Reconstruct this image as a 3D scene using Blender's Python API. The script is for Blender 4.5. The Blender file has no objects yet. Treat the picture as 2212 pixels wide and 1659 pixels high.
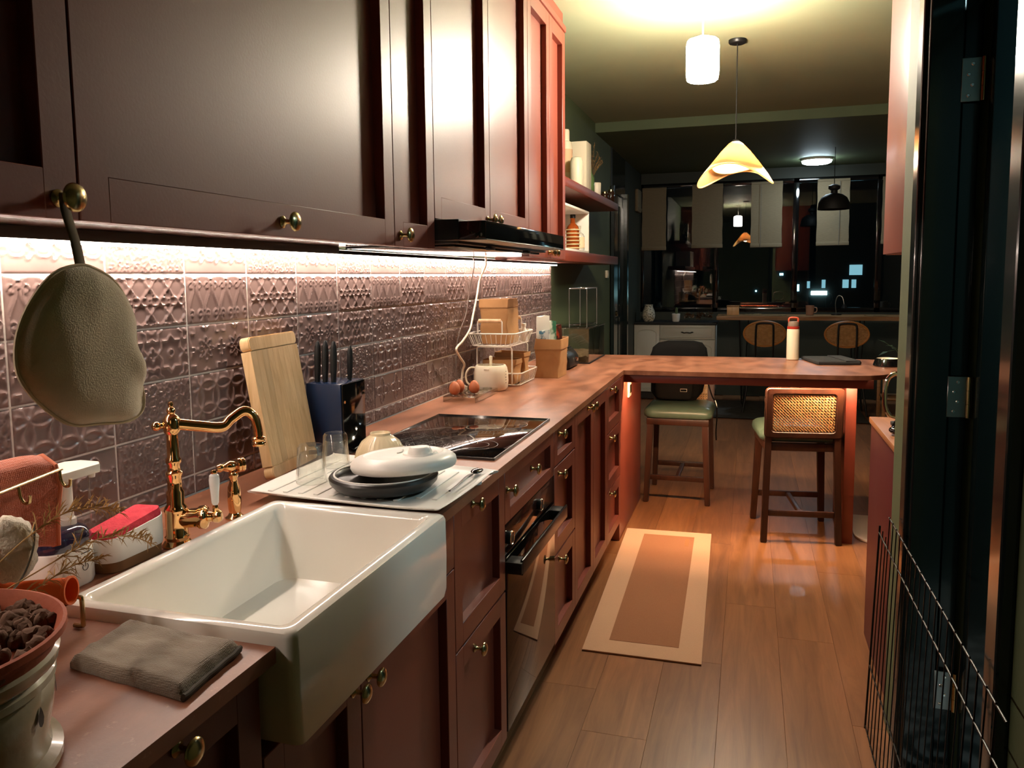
import bpy, bmesh, math, random
from mathutils import Vector, Matrix, noise
random.seed(7)
D = bpy.data; scene = bpy.context.scene; COL = scene.collection
PI = math.pi

# ------------------------------------------------------------------ camera
cam_data = D.cameras.new('camera'); cam = D.objects.new('camera', cam_data); COL.objects.link(cam)
RX, UP, FW = (Vector(v) for v in ([0.956003, 0.293157, -0.010782], [-0.019305, 0.099546, 0.994846], [-0.29272, 0.950868, -0.100826]))
m = Matrix((RX, UP, -FW)).transposed().to_4x4(); m.translation = (1.18816, -2.38677, 1.34203)
cam.matrix_world = m
cam_data.sensor_fit = 'HORIZONTAL'; cam_data.sensor_width = 36
cam_data.lens = 1722.2 / 2212 * 36
cam_data.shift_x = (1106 - 1088.46) / 2212
cam_data.shift_y = (773.08 - 829.5) / 2212
cam_data.clip_start = 0.02; cam_data.clip_end = 300
scene.camera = cam

# ------------------------------------------------------------------ world, exposure
w = D.worlds.new('world'); scene.world = w; w.use_nodes = True
w.node_tree.nodes['Background'].inputs[0].default_value = (0.05, 0.09, 0.12, 1)
w.node_tree.nodes['Background'].inputs[1].default_value = 0.05
vs = scene.view_settings
vs.view_transform = 'Standard'; vs.look = 'None'; vs.gamma = 1; vs.use_curve_mapping = False
vs.exposure = 2.6

# lamp strengths (the lamps themselves are built below)
LED_WALL = 15.5        # strip under the wall cabinets
LED_BAR = 62.0         # strip under the peninsula top
PEND_A = 52.0          # lantern pendant
PEND_B = 100.0         # bulb of the wavy pendant
CEIL_L = 9.0           # cool ceiling lamp in the far room
SIDE_L = 34.0           # unseen side room lamp, added for the cool light on the sink front
WARM = (1.0, 0.86, 0.68); WARMLED = (1.0, 0.83, 0.70)

scene.cycles.use_denoising = True
scene.cycles.max_bounces = 8; scene.cycles.diffuse_bounces = 4; scene.cycles.glossy_bounces = 4; scene.cycles.transmission_bounces = 8; scene.cycles.sample_clamp_indirect = 5.
scene.cycles.use_adaptive_sampling = True; scene.cycles.adaptive_threshold = .025
scene.cycles.caustics_reflective = False

# ------------------------------------------------------------------ materials
def lin(c):
    return tuple(((v / 255 + .055) / 1.055) ** 2.4 if v > 10 else v / 255 / 12.92 for v in c)

def mat(name, rgb, rough=.5, metal=0., rgb2=None, nscale=8., nstretch=(1, 1, 1), bump=0., bscale=60., bstretch=(1, 1, 1),
        coat=0., trans=0., ior=1.45, emis=None, estr=0., spec=.5, sheen=0., detail=4., lo=.35, hi=.65, alpha=1., rvar=0., crough=.08):
    m = D.materials.new(name); m.use_nodes = True
    nt = m.node_tree; N = nt.nodes; L = nt.links; p = N['Principled BSDF']
    c = lin(rgb) + (1,)
    p.inputs['Base Color'].default_value = c
    p.inputs['Roughness'].default_value = rough; p.inputs['Metallic'].default_value = metal
    p.inputs['IOR'].default_value = ior; p.inputs['Specular IOR Level'].default_value = spec
    p.inputs['Coat Weight'].default_value = coat; p.inputs['Coat Roughness'].default_value = crough
    p.inputs['Transmission Weight'].default_value = trans; p.inputs['Sheen Weight'].default_value = sheen
    p.inputs['Alpha'].default_value = alpha
    if emis:
        p.inputs['Emission Color'].default_value = tuple(emis) + (1,); p.inputs['Emission Strength'].default_value = estr
    tc = None
    def coords(stretch):
        nonlocal tc
        if tc is None: tc = N.new('ShaderNodeTexCoord')
        mp = N.new('ShaderNodeMapping'); mp.inputs['Scale'].default_value = stretch
        L.new(tc.outputs['Object'], mp.inputs['Vector']); return mp.outputs['Vector']
    if rgb2:
        n = N.new('ShaderNodeTexNoise'); n.inputs['Scale'].default_value = nscale; n.inputs['Detail'].default_value = detail
        L.new(coords(nstretch), n.inputs['Vector'])
        r = N.new('ShaderNodeValToRGB'); r.color_ramp.elements[0].position = lo; r.color_ramp.elements[1].position = hi
        r.color_ramp.elements[0].color = c; r.color_ramp.elements[1].color = lin(rgb2) + (1,)
        L.new(n.outputs['Fac'], r.inputs['Fac']); L.new(r.outputs['Color'], p.inputs['Base Color'])
        if rvar:
            mr = N.new('ShaderNodeMapRange'); mr.inputs['To Min'].default_value = rough - rvar; mr.inputs['To Max'].default_value = rough + rvar
            L.new(n.outputs['Fac'], mr.inputs['Value']); L.new(mr.outputs['Result'], p.inputs['Roughness'])
    if bump:
        n = N.new('ShaderNodeTexNoise'); n.inputs['Scale'].default_value = bscale; n.inputs['Detail'].default_value = 3
        L.new(coords(bstretch), n.inputs['Vector'])
        b = N.new('ShaderNodeBump'); b.inputs['Strength'].default_value = bump; b.inputs['Distance'].default_value = .004
        L.new(n.outputs['Fac'], b.inputs['Height']); L.new(b.outputs['Normal'], p.inputs['Normal'])
    return m

def emit(name, rgb_lin, strength):
    m = D.materials.new(name); m.use_nodes = True; nt = m.node_tree; nt.nodes.clear()
    o = nt.nodes.new('ShaderNodeOutputMaterial'); e = nt.nodes.new('ShaderNodeEmission')
    e.inputs[0].default_value = tuple(rgb_lin) + (1,); e.inputs[1].default_value = strength
    nt.links.new(e.outputs[0], o.inputs[0]); return m

def wood(name, c1, c2, axis='y', rough=.42, scale=1., c3=None, coat=0., bump=.15):
    """plank wood: long stretched grain running along one axis, tone shifts from piece to piece"""
    m = D.materials.new(name); m.use_nodes = True
    nt = m.node_tree; N = nt.nodes; L = nt.links; p = N['Principled BSDF']
    tc = N.new('ShaderNodeTexCoord'); oi = N.new('ShaderNodeObjectInfo')
    add = N.new('ShaderNodeVectorMath'); add.operation = 'ADD'
    sc = N.new('ShaderNodeVectorMath'); sc.operation = 'SCALE'; sc.inputs['Scale'].default_value = 37.
    cmb = N.new('ShaderNodeCombineXYZ')
    for k in range(3): L.new(oi.outputs['Random'], cmb.inputs[k])
    L.new(cmb.outputs[0], sc.inputs[0]); L.new(tc.outputs['Object'], add.inputs[0]); L.new(sc.outputs[0], add.inputs[1])
    mp = N.new('ShaderNodeMapping'); s = {'x': (1.2, 16, 16), 'y': (16, 1.2, 16), 'z': (16, 16, 1.2)}[axis]
    mp.inputs['Scale'].default_value = [v * scale for v in s]
    L.new(add.outputs[0], mp.inputs['Vector'])
    n = N.new('ShaderNodeTexNoise'); n.inputs['Scale'].default_value = 1.6; n.inputs['Detail'].default_value = 8; n.inputs['Roughness'].default_value = .62
    n.inputs['Distortion'].default_value = .8
    L.new(mp.outputs[0], n.inputs['Vector'])
    r = N.new('ShaderNodeValToRGB'); r.color_ramp.elements[0].position = .32; r.color_ramp.elements[1].position = .68
    r.color_ramp.elements[0].color = lin(c1) + (1,); r.color_ramp.elements[1].color = lin(c2) + (1,)
    L.new(n.outputs['Fac'], r.inputs['Fac'])
    hs = N.new('ShaderNodeHueSaturation'); mr = N.new('ShaderNodeMapRange'); mr.inputs['To Min'].default_value = .86; mr.inputs['To Max'].default_value = 1.12
    L.new(oi.outputs['Random'], mr.inputs['Value']); L.new(mr.outputs[0], hs.inputs['Value']); L.new(r.outputs['Color'], hs.inputs['Color'])
    L.new(hs.outputs[0], p.inputs['Base Color']); p.inputs['Roughness'].default_value = rough; p.inputs['Coat Weight'].default_value = coat
    b = N.new('ShaderNodeBump'); b.inputs['Strength'].default_value = bump; b.inputs['Distance'].default_value = .002
    L.new(n.outputs['Fac'], b.inputs['Height']); L.new(b.outputs['Normal'], p.inputs['Normal'])
    return m

def glass(name, rgb=(255, 255, 255), rough=.0, ior=1.45):
    return mat(name, rgb, rough=rough, trans=1., ior=ior)

def thin_glass(name, tint=(250, 252, 250), ior=1.45, rough=.0):
    m = D.materials.new(name); m.use_nodes = True; nt = m.node_tree; nt.nodes.clear(); N = nt.nodes; L = nt.links
    o = N.new('ShaderNodeOutputMaterial'); t = N.new('ShaderNodeBsdfTransparent'); g = N.new('ShaderNodeBsdfGlossy'); f = N.new('ShaderNodeLayerWeight'); x = N.new('ShaderNodeMixShader')
    pw = N.new('ShaderNodeMath'); pw.operation = 'POWER'; pw.inputs[1].default_value = 2.6; ma = N.new('ShaderNodeMath'); ma.operation = 'MULTIPLY_ADD'; ma.inputs[1].default_value = .85; ma.inputs[2].default_value = .08
    t.inputs[0].default_value = lin(tint) + (1,); g.inputs['Roughness'].default_value = rough
    L.new(f.outputs['Facing'], pw.inputs[0]); L.new(pw.outputs[0], ma.inputs[0]); L.new(ma.outputs[0], x.inputs[0]); L.new(t.outputs[0], x.inputs[1]); L.new(g.outputs[0], x.inputs[2]); L.new(x.outputs[0], o.inputs[0]); return m

MT = dict(
    cabinet=mat('cabinet_burgundy', (116, 51, 36), .45, spec=.55, coat=.32, crough=.34, rgb2=(121, 55, 39), nscale=3., bump=.05, bscale=180.),
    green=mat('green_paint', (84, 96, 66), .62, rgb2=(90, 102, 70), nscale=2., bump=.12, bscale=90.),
    ceil=mat('lit_ceiling_green', (146, 152, 122), .75, rgb2=(151, 157, 127), nscale=1.5, bump=.08, bscale=70.),  # wall green made lighter, lamp light and extra bounce put into the colour
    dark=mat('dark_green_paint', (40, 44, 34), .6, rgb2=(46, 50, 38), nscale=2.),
    tile=mat('mauve_tile', (132, 110, 104), .28, rgb2=(120, 99, 94), nscale=14., coat=.15, spec=.6),
    grout=mat('pale_grout', (236, 226, 216), .8, bump=.2, bscale=300.),
    counter=mat('terracotta_counter', (118, 72, 51), .36, rgb2=(176, 120, 92), nscale=6., nstretch=(2.2, 1, 1), detail=12., bump=.04, bscale=240., lo=.28, hi=.74, rvar=.08),
    brass=mat('antique_brass_knob', (196, 176, 128), .22, 1.),
    gold=mat('polished_gold', (228, 180, 124), .08, 1.),
    chrome=mat('chrome', (225, 222, 215), .06, 1.),
    steel=mat('brushed_steel', (170, 172, 170), .3, 1.),
    white=mat('white_plastic', (236, 232, 224), .35),
    ceramic=mat('white_ceramic', (240, 236, 226), .12, coat=.5),
    cream=mat('cream_enamel', (238, 226, 200), .28),
    black=mat('black_plastic', (22, 21, 20), .4),
    blackgloss=mat('black_gloss', (14, 13, 13), .08, coat=.5),
    hob=mat('black_glass', (8, 8, 8), .035, spec=.7),
    blackmatte=mat('black_matte', (26, 25, 24), .6),
    glass=thin_glass('clear_glass', (252, 253, 251), 1.5),
    frost=thin_glass('acrylic', (246, 244, 238), 1.5, .03),
    porcelain=mat('porcelain', (236, 234, 230), .15, coat=.4),
    terracotta=mat('terracotta', (176, 88, 52), .7, rgb2=(160, 74, 44), nscale=20., bump=.15, bscale=120.),
    kraft=mat('kraft_paper', (178, 132, 84), .8, rgb2=(164, 118, 74), nscale=9., bump=.3, bscale=40.),
    waffle=None,
    rubber=mat('grey_rubber', (92, 88, 84), .7),
    walnut=wood('walnut', (38, 19, 12), (64, 34, 21), 'z', .4),
    oak=wood('light_wood', (196, 150, 104), (222, 182, 138), 'z', .5),
    floorwood=wood('laminate', (120, 76, 46), (156, 104, 66), 'y', .36, coat=.08, bump=.12),
    barwood=wood('slab_wood', (120, 84, 48), (160, 116, 70), 'x', .45),
    bamboo=wood('bamboo', (206, 168, 118), (232, 200, 152), 'z', .45, scale=1.6),
    cushion=mat('green_leather', (80, 100, 86), .32, bump=.08, bscale=60., rgb2=(72, 92, 79), nscale=6.),
    cane=mat('woven_cane', (206, 162, 110), .5, rgb2=(184, 138, 88), nscale=40.),
    fabricblack=mat('black_nylon', (12, 11, 10), .9, spec=.15, bump=.2, bscale=260.),
    blind=mat('linen_blind', (132, 116, 90), .85, bump=.1, bscale=200., rgb2=(124, 108, 83), nscale=30., nstretch=(1, 1, 12)),
    sidewhite=mat('painted_white_wood', (196, 194, 182), .5),
    rugtan=mat('tan_mat', (166, 112, 80), .9, bump=.3, bscale=420., rgb2=(156, 103, 72), nscale=160., nstretch=(8, 1, 1)),
    rugcream=mat('cream_mat', (212, 168, 138), .9, bump=.3, bscale=420., rgb2=(202, 158, 128), nscale=160., nstretch=(8, 1, 1)),
    greyrug=mat('grey_rug', (120, 116, 108), .95, rgb2=(86, 84, 80), nscale=14., nstretch=(1, 6, 1), bump=.4, bscale=200.),
    doorblack=mat('dark_teal_gloss', (22, 34, 34), .18, coat=.4, bump=.04, bscale=20.),
    copper=mat('satin_rose_panel', (150, 84, 60), .35),
    wire=mat('black_wire', (20, 20, 18), .35, .6),
    whitewire=mat('white_coated_wire', (226, 218, 204), .3),
)

def flecks(m, rgb, scale=46., lo=.60, hi=.72, amt=.55):
    # pale mineral flecks and streaks over the base colour
    nt = m.node_tree; N = nt.nodes; L = nt.links; p = N['Principled BSDF']; src = p.inputs['Base Color'].links[0].from_socket
    tc = N.new('ShaderNodeTexCoord'); n = N.new('ShaderNodeTexNoise'); n.inputs['Scale'].default_value = scale; n.inputs['Detail'].default_value = 6; n.inputs['Roughness'].default_value = .7
    L.new(tc.outputs['Object'], n.inputs['Vector']); mr = N.new('ShaderNodeMapRange'); mr.inputs['From Min'].default_value = lo; mr.inputs['From Max'].default_value = hi; mr.inputs['To Max'].default_value = amt
    L.new(n.outputs['Fac'], mr.inputs['Value']); x = N.new('ShaderNodeMixRGB'); x.inputs[2].default_value = lin(rgb) + (1,)
    L.new(mr.outputs[0], x.inputs[0]); L.new(src, x.inputs[1]); L.new(x.outputs[0], p.inputs['Base Color'])
flecks(MT['counter'], (206, 158, 126))

# ------------------------------------------------------------------ mesh helpers
def BM(): return bmesh.new()

def box(bm, x0, x1, y0, y1, z0, z1, bev=0., seg=2):
    r = bmesh.ops.create_cube(bm, size=1.)
    vs_ = r['verts']
    for v in vs_:
        v.co = Vector(((x0 + x1) / 2 + v.co.x * (x1 - x0), (y0 + y1) / 2 + v.co.y * (y1 - y0), (z0 + z1) / 2 + v.co.z * (z1 - z0)))
    if bev:
        es = list({e for v in vs_ for e in v.link_edges})
        bmesh.ops.bevel(bm, geom=es, offset=bev, segments=seg, affect='EDGES', profile=.5)
    return bm

def frame_of(d):
    d = Vector(d).normalized(); a = Vector((0, 0, 1)) if abs(d.z) < .9 else Vector((1, 0, 0))
    u = d.cross(a).normalized(); return u, u.cross(d).normalized() * -1, d

def cyl(bm, p0, p1, r0, r1=None, seg=16, cap=True):
    r1 = r0 if r1 is None else r1
    p0, p1 = Vector(p0), Vector(p1); u, v, d = frame_of(p1 - p0)
    A = [bm.verts.new(p0 + (u * math.cos(2 * PI * k / seg) + v * math.sin(2 * PI * k / seg)) * r0) for k in range(seg)]
    B_ = [bm.verts.new(p1 + (u * math.cos(2 * PI * k / seg) + v * math.sin(2 * PI * k / seg)) * r1) for k in range(seg)]
    for k in range(seg): bm.faces.new((A[k], A[(k + 1) % seg], B_[(k + 1) % seg], B_[k]))
    if cap:
        bm.faces.new(A[::-1]); bm.faces.new(B_)
    return bm

def lathe(bm, prof, c=(0, 0, 0), axis=(0, 0, 1), seg=28, wob=None):
    """prof: list of (radius, height along axis)"""
    c = Vector(c); u, v, d = frame_of(axis); rings = []
    if tuple(axis) == (0, 0, 1): u, v, d = Vector((1, 0, 0)), Vector((0, 1, 0)), Vector((0, 0, 1))
    for r, h in prof:
        if r < 1e-6: rings.append([bm.verts.new(c + d * h)])
        else:
            ring = []
            for k in range(seg):
                a = 2 * PI * k / seg; rr = r * (wob(a, h) if wob else 1.)
                ring.append(bm.verts.new(c + (u * math.cos(a) + v * math.sin(a)) * rr + d * h))
            rings.append(ring)
    for A, B_ in zip(rings, rings[1:]):
        if len(A) == 1 and len(B_) == 1: continue
        for k in range(seg):
            k2 = (k + 1) % seg
            if len(A) == 1: bm.faces.new((A[0], B_[k2], B_[k]))
            elif len(B_) == 1: bm.faces.new((A[k], A[k2], B_[0]))
            else: bm.faces.new((A[k], A[k2], B_[k2], B_[k]))
    return bm

def catmull(pts, n=6, closed=False):
    P = [Vector(p) for p in pts]; out = []; N = len(P)
    rng = range(N) if closed else range(N - 1)
    for i in rng:
        a = P[(i - 1) % N] if closed or i > 0 else P[i]; b = P[i]; c = P[(i + 1) % N]; d = P[(i + 2) % N] if closed or i + 2 < N else P[i + 1]
        for k in range(n):
            t = k / n
            out.append(.5 * ((2 * b) + (c - a) * t + (2 * a - 5 * b + 4 * c - d) * t * t + (3 * b - a - 3 * c + d) * t ** 3))
    if not closed: out.append(P[-1])
    return out

def tube(bm, pts, r, seg=8, closed=False, rads=None, flat=None):
    P = [Vector(p) for p in pts]; n = len(P)
    T = []
    for i in range(n):
        a = P[(i - 1) % n] if closed or i > 0 else P[i]; b = P[(i + 1) % n] if closed or i < n - 1 else P[i]
        T.append((b - a).normalized())
    u, v, _ = frame_of(T[0]); rings = []
    for i in range(n):
        if i:
            ax = T[i - 1].cross(T[i])
            if ax.length > 1e-7:
                R = Matrix.Rotation(T[i - 1].angle(T[i]), 3, ax.normalized()); u = R @ u; v = R @ v
        rr = rads[i] if rads else r
        rings.append([bm.verts.new(P[i] + (u * math.cos(2 * PI * k / seg) + v * math.sin(2 * PI * k / seg) * (flat or 1.)) * rr) for k in range(seg)])
    for i in range(n if closed else n - 1):
        A, B_ = rings[i], rings[(i + 1) % n]
        for k in range(seg): bm.faces.new((A[k], A[(k + 1) % seg], B_[(k + 1) % seg], B_[k]))
    if not closed:
        bm.faces.new(rings[0][::-1]); bm.faces.new(rings[-1])
    return bm

def prism(bm, poly, h0, h1, plane='xy', bev=0.):
    def P(a, b, h): return {'xy': (a, b, h), 'xz': (a, h, b), 'yz': (h, a, b)}[plane]
    A = [bm.verts.new(P(a, b, h0)) for a, b in poly]; B_ = [bm.verts.new(P(a, b, h1)) for a, b in poly]
    n = len(poly)
    f0 = bm.faces.new(A[::-1]); f1 = bm.faces.new(B_)
    for k in range(n): bm.faces.new((A[k], A[(k + 1) % n], B_[(k + 1) % n], B_[k]))
    if bev:
        bmesh.ops.bevel(bm, geom=list(f0.edges) + list(f1.edges), offset=bev, segments=2, affect='EDGES', profile=.5)
    return bm

def ball(bm, c, r, s=(1, 1, 1), u=16, v=10):
    q = bmesh.ops.create_uvsphere(bm, u_segments=u, v_segments=v, radius=1.)
    for k in q['verts']: k.co = Vector((c[0] + k.co.x * r * s[0], c[1] + k.co.y * r * s[1], c[2] + k.co.z * r * s[2]))
    return bm

def rrect(x0, x1, y0, y1, r, n=5):
    out = []
    for cx, cy, a0 in ((x1 - r, y1 - r, 0), (x0 + r, y1 - r, 90), (x0 + r, y0 + r, 180), (x1 - r, y0 + r, 270)):
        for k in range(n + 1):
            a = math.radians(a0 + 90 * k / n); out.append((cx + r * math.cos(a), cy + r * math.sin(a)))
    return out

def loft(bm, rings, cap0=True, cap1=True):
    R = [[bm.verts.new(p) for p in ring] for ring in rings]; n = len(R[0])
    for A, B_ in zip(R, R[1:]):
        for k in range(n): bm.faces.new((A[k], A[(k + 1) % n], B_[(k + 1) % n], B_[k]))
    if cap0: bm.faces.new(R[0][::-1])
    if cap1: bm.faces.new(R[-1])
    return bm

ROOTLOC = {}
def mesh_of(name, bm, m, smooth=40):
    bmesh.ops.recalc_face_normals(bm, faces=bm.faces)
    me = D.meshes.new(name); bm.to_mesh(me); bm.free()
    for k in (m if isinstance(m, (list, tuple)) else [m]): me.materials.append(MT[k] if isinstance(k, str) else k)
    if smooth and len(me.polygons):
        me.shade_smooth(); me.set_sharp_from_angle(angle=math.radians(smooth))
    return me

def tag(o, label=None, cat=None, group=None, kind=None):
    if label: o['label'] = label
    if cat: o['category'] = cat
    if group: o['group'] = group
    if kind: o['kind'] = kind
    return o

def thing(name, label, cat, loc, group=None, rotz=0.):
    o = D.objects.new(name, None); COL.objects.link(o); o.empty_display_size = .05
    o.location = loc; o.rotation_euler = (0, 0, rotz); ROOTLOC[o.name] = Vector(loc)
    return tag(o, label, cat, group)

def part(parent, name, bm, m, label=None, smooth=40, world=True):
    """mesh part; vertices are given in world space (world=True) or in the root's own space"""
    root = parent
    while root.parent: root = root.parent
    if world:
        off = ROOTLOC[root.name]
        for v in bm.verts: v.co -= off
    o = D.objects.new(name, mesh_of(name, bm, m, smooth)); COL.objects.link(o); o.parent = parent
    if label: o['label'] = label
    return o

def single(name, bm, m, label=None, cat=None, group=None, kind=None, smooth=40, origin=None):
    """a thing (or piece of the setting) that is one mesh; its origin goes to the middle of its base"""
    co = [v.co for v in bm.verts]
    if origin is None:
        origin = Vector(((min(c.x for c in co) + max(c.x for c in co)) / 2, (min(c.y for c in co) + max(c.y for c in co)) / 2, min(c.z for c in co)))
    origin = Vector(origin)
    for v in bm.verts: v.co -= origin
    o = D.objects.new(name, mesh_of(name, bm, m, smooth)); COL.objects.link(o); o.location = origin
    ROOTLOC[o.name] = origin
    return tag(o, label, cat, group, kind)

def struct(name, bm, m, smooth=0): return single(name, bm, m, kind='structure', smooth=smooth, origin=(0, 0, 0))

def dup(root, loc, rotz=0., label=None, name=None):
    r = root.copy(); COL.objects.link(r); r.location = loc; r.rotation_euler = (0, 0, rotz)
    if label: r['label'] = label
    for ch in list(root.children):
        c = ch.copy(); COL.objects.link(c); c.parent = r
        for g in ch.children:
            d = g.copy(); COL.objects.link(d); d.parent = c
    return r

CT = .863          # worktop height

# ================================================================== THE SETTING
# ---- floor with planks
bm = BM(); box(bm, -.6, 3.5, -3.4, 7.0, -.06, -.007); floor = struct('floor', bm, 'floorwood')
PW, PL = .193, 1.29
bm = BM(); box(bm, -PW / 2 + .0002, PW / 2 - .0002, -PL / 2 + .0002, PL / 2 - .0002, -.008, 0, .0006, 1)
plank_mesh = mesh_of('plank', bm, 'floorwood', 30)
for i in range(13):
    for j in range(9):
        y = -3.2 + (j + .5) * PL + (.43, 0., .81, .22, .64)[i % 5] * PL - .6
        if y > 6.6: continue
        o = D.objects.new('plank', plank_mesh); COL.objects.link(o); o.parent = floor
        o.location = (.445 + i * PW, y, 0)

# ---- left wall, its embossed tiles and their grout
TH = .112; TW = .2266
bm = BM(); box(bm, -.15, -.0065, -3.4, 4.75, 0, 2.6); wall_left = struct('wall_left', bm, 'green')
bm = BM(); box(bm, -.0066, -.0012, -2.05, 2.486, .84, 1.43); part(wall_left, 'grout_bed', bm, 'grout', smooth=0)

def ridge(d, w_): return math.exp(-(d / w_) ** 2)
def rep(v, p): return (v + p / 2) % p - p / 2
def pat_circles(u, v):
    d = 9
    for i in range(-1, 6):
        for j in range(-1, 4):
            d = min(d, abs(math.hypot(u - i * .5, v - j * .5) - .355))
    q = math.hypot(rep(u - .25, .5), rep(v - .25, .5))
    return .9 * ridge(d, .03) + .45 * ridge(q, .06)
def pat_diamond(u, v):
    x, y = rep(u, .5), rep(v, .5); a = math.atan2(y, x); r = math.hypot(x, y)
    petal = .24 * abs(math.cos(2 * a)) ** .6
    d1 = abs(r - petal)
    d2 = abs(abs(rep(u + v, .5)) - .25) * .7; d3 = abs(abs(rep(u - v, .5)) - .25) * .7
    return .8 * ridge(d1, .03) + .6 * ridge(min(d2, d3), .022) + .7 * ridge(abs(r - .045), .02)
def pat_ogee(u, v):
    x = rep(u, .5); h = 0
    for c, s in ((-.125, 1), (.125, -1)):
        cx = c + s * .085 * math.sin(2 * PI * v)
        h = max(h, ridge(abs(abs(x) - abs(cx)) - 0.0, .018), .7 * ridge(abs(abs(x) - abs(cx) + .045), .014))
    for cv, cu in ((.2, .125), (.78, .125), (.22, .0), (.86, .25)):
        r = math.hypot(abs(x) - cu, (v - cv) * .9)
        a = math.atan2(v - cv, abs(x) - cu)
        h = max(h, .9 * ridge(abs(r - .055 - .008 * a), .018) if r < .1 else 0, .8 * ridge(r, .02))
    return .9 * h
def pat_star(u, v):
    x, y = rep(u - .5, 1.), v - .5; ax, ay = abs(x), abs(y)
    sq = max(ax, ay); di = (ax + ay) / 1.38
    d = abs(min(sq, di) - .26); h = .9 * ridge(d, .024) + .8 * ridge(abs(math.hypot(x, y) - .07), .022)
    r = math.hypot(ax - .5, ay - .5); a = math.atan2(.5 - ay, .5 - ax)
    h = max(h, .9 * ridge(abs(r - .24 - .04 * math.cos(6 * a)), .024), .6 * ridge(abs(r - .1), .03))
    r2 = math.hypot(ax - .5, ay); h = max(h, .8 * ridge(abs(r2 - .1 - .03 * math.cos(4 * math.atan2(ay, ax - .5))), .024))
    return h
def pat_cross(u, v):
    x, y = rep(u - .5, 1.), v - .5; ax, ay = abs(x), abs(y); r = math.hypot(x, y); a = math.atan2(y, x)
    h = .9 * ridge(abs(r - .19 - .06 * math.cos(8 * a)), .024) + .7 * ridge(abs(r - .075 - .025 * math.cos(4 * a)), .02)
    qx, qy = .5 - ax, .5 - ay
    st = max(qx, qy) if abs(qx - qy) < .12 else max(qx, qy) + .07
    h = max(h, .9 * ridge(abs(st - .16), .02))
    r2 = math.hypot(ax - .5, ay); h = max(h, .85 * ridge(abs(r2 - .12 - .05 * math.cos(4 * math.atan2(ay, ax - .5))), .022))
    r3 = math.hypot(ax, ay - .5); h = max(h, .8 * ridge(abs(r3 - .09 - .03 * math.cos(3 * math.atan2(ay - .5, ax))), .02))
    return h
def pat_floral(u, v):
    h = 0
    for i in range(-1, 7):
        for j in range(-1, 4):
            cx, cy = (i + .5 * (j % 2)) * .42, j * .36 + .14
            r = math.hypot(u - cx, v - cy); a = math.atan2(v - cy, u - cx) + i
            if r < .3:
                h = max(h, .9 * ridge(abs(r - .12 - .055 * math.cos(5 * a)), .02), .8 * ridge(r, .035), .7 * ridge(abs(r - .22 - .03 * math.sin(7 * a)), .016))
    return h
def pat_cartouche(u, v):
    x, y = rep(u - .25, .5), v - .5; ax, ay = abs(x), abs(y); s = (ax ** 4 + (ay * .62) ** 4) ** .25
    h = .9 * ridge(abs(s - .15 - .02 * math.cos(3 * PI * y)), .02) + .6 * ridge(abs(s - .09), .02)
    r = math.hypot(rep(u, .5), (v - .36) * .8); h = max(h, .9 * ridge(abs(r - .09 - .03 * math.cos(3 * math.atan2(v - .36, rep(u, .5)))), .018))
    r = math.hypot(rep(u, .5), (v - .9) * .8); h = max(h, .9 * ridge(abs(r - .1), .018))
    return h
def pat_quatre(u, v):
    x, y = rep(u - .5, 1.), v - .5; r = math.hypot(x, y); a = math.atan2(y, x)
    h = .9 * ridge(abs(r - .3 - .1 * math.cos(4 * a)), .024) + .8 * ridge(abs(r - .14 - .05 * math.cos(4 * a + PI)), .022) + .6 * ridge(r, .04)
    r2 = math.hypot(abs(x) - .5, y); a2 = math.atan2(y, abs(x) - .5)
    return max(h, .8 * ridge(abs(r2 - .13 - .04 * math.cos(6 * a2)), .02))

def tile_mesh(fn, v0, v1):
    """a tile of width TW whose rows v0..v1 (0..1 of the full height) are present; relief stands 2.4 mm proud"""
    nu, nv = 84, max(8, int(42 * (v1 - v0))); g = .0019
    W = TW - 2 * g; H = (v1 - v0) * TH - 2 * g
    bm = BM(); grid = []
    for j in range(nv + 1):
        row = []
        for i in range(nu + 1):
            fu, fv = i / nu, j / nv
            e = min(fu * W, (1 - fu) * W, fv * H, (1 - fv) * H); edge = min(1., e / .003)
            h = .0008 + .0034 * min(1., fn(fu * 2.02, v0 + fv * (v1 - v0))) * min(1., e / .006)
            x = -.0012 + (h + .0014) * math.sqrt(edge) if edge < 1 else h + .0002
            row.append(bm.verts.new((x, -W / 2 + fu * W, -H / 2 + fv * H)))
        grid.append(row)
    for j in range(nv):
        for i in range(nu): bm.faces.new((grid[j][i], grid[j][i + 1], grid[j + 1][i + 1], grid[j + 1][i]))
    border = grid[0] + [r[-1] for r in grid[1:]] + grid[-1][-2::-1] + [r[0] for r in grid[-2:0:-1]]
    back = [bm.verts.new((-.0062, v.co.y, v.co.z)) for v in border]
    n = len(border)
    for k in range(n): bm.faces.new((border[k], border[(k + 1) % n], back[(k + 1) % n], back[k]))
    return mesh_of('tile', bm, 'tile', 50)

rows = [(0, 0., .585, (pat_cartouche, pat_floral)), (1, 0., 1., (pat_ogee, pat_diamond)), (2, 0., 1., (pat_cross, pat_star)),
        (3, 0., 1., (pat_circles, pat_floral)), (4, 0., 1., (pat_quatre, pat_floral)), (5, .607, 1., (pat_ogee, pat_circles))]
for r, v0, v1, fns in rows:
    ms = [tile_mesh(f, v0, v1) for f in fns]
    zc = (1.355 - (r - 1) * TH - TH) + TH * (v0 + v1) / 2
    for c in range(-9, 11):
        o = D.objects.new('tile', ms[c % 2]); COL.objects.link(o); o.parent = wall_left
        o.location = (0, (c + .5) * TW, zc)

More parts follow.
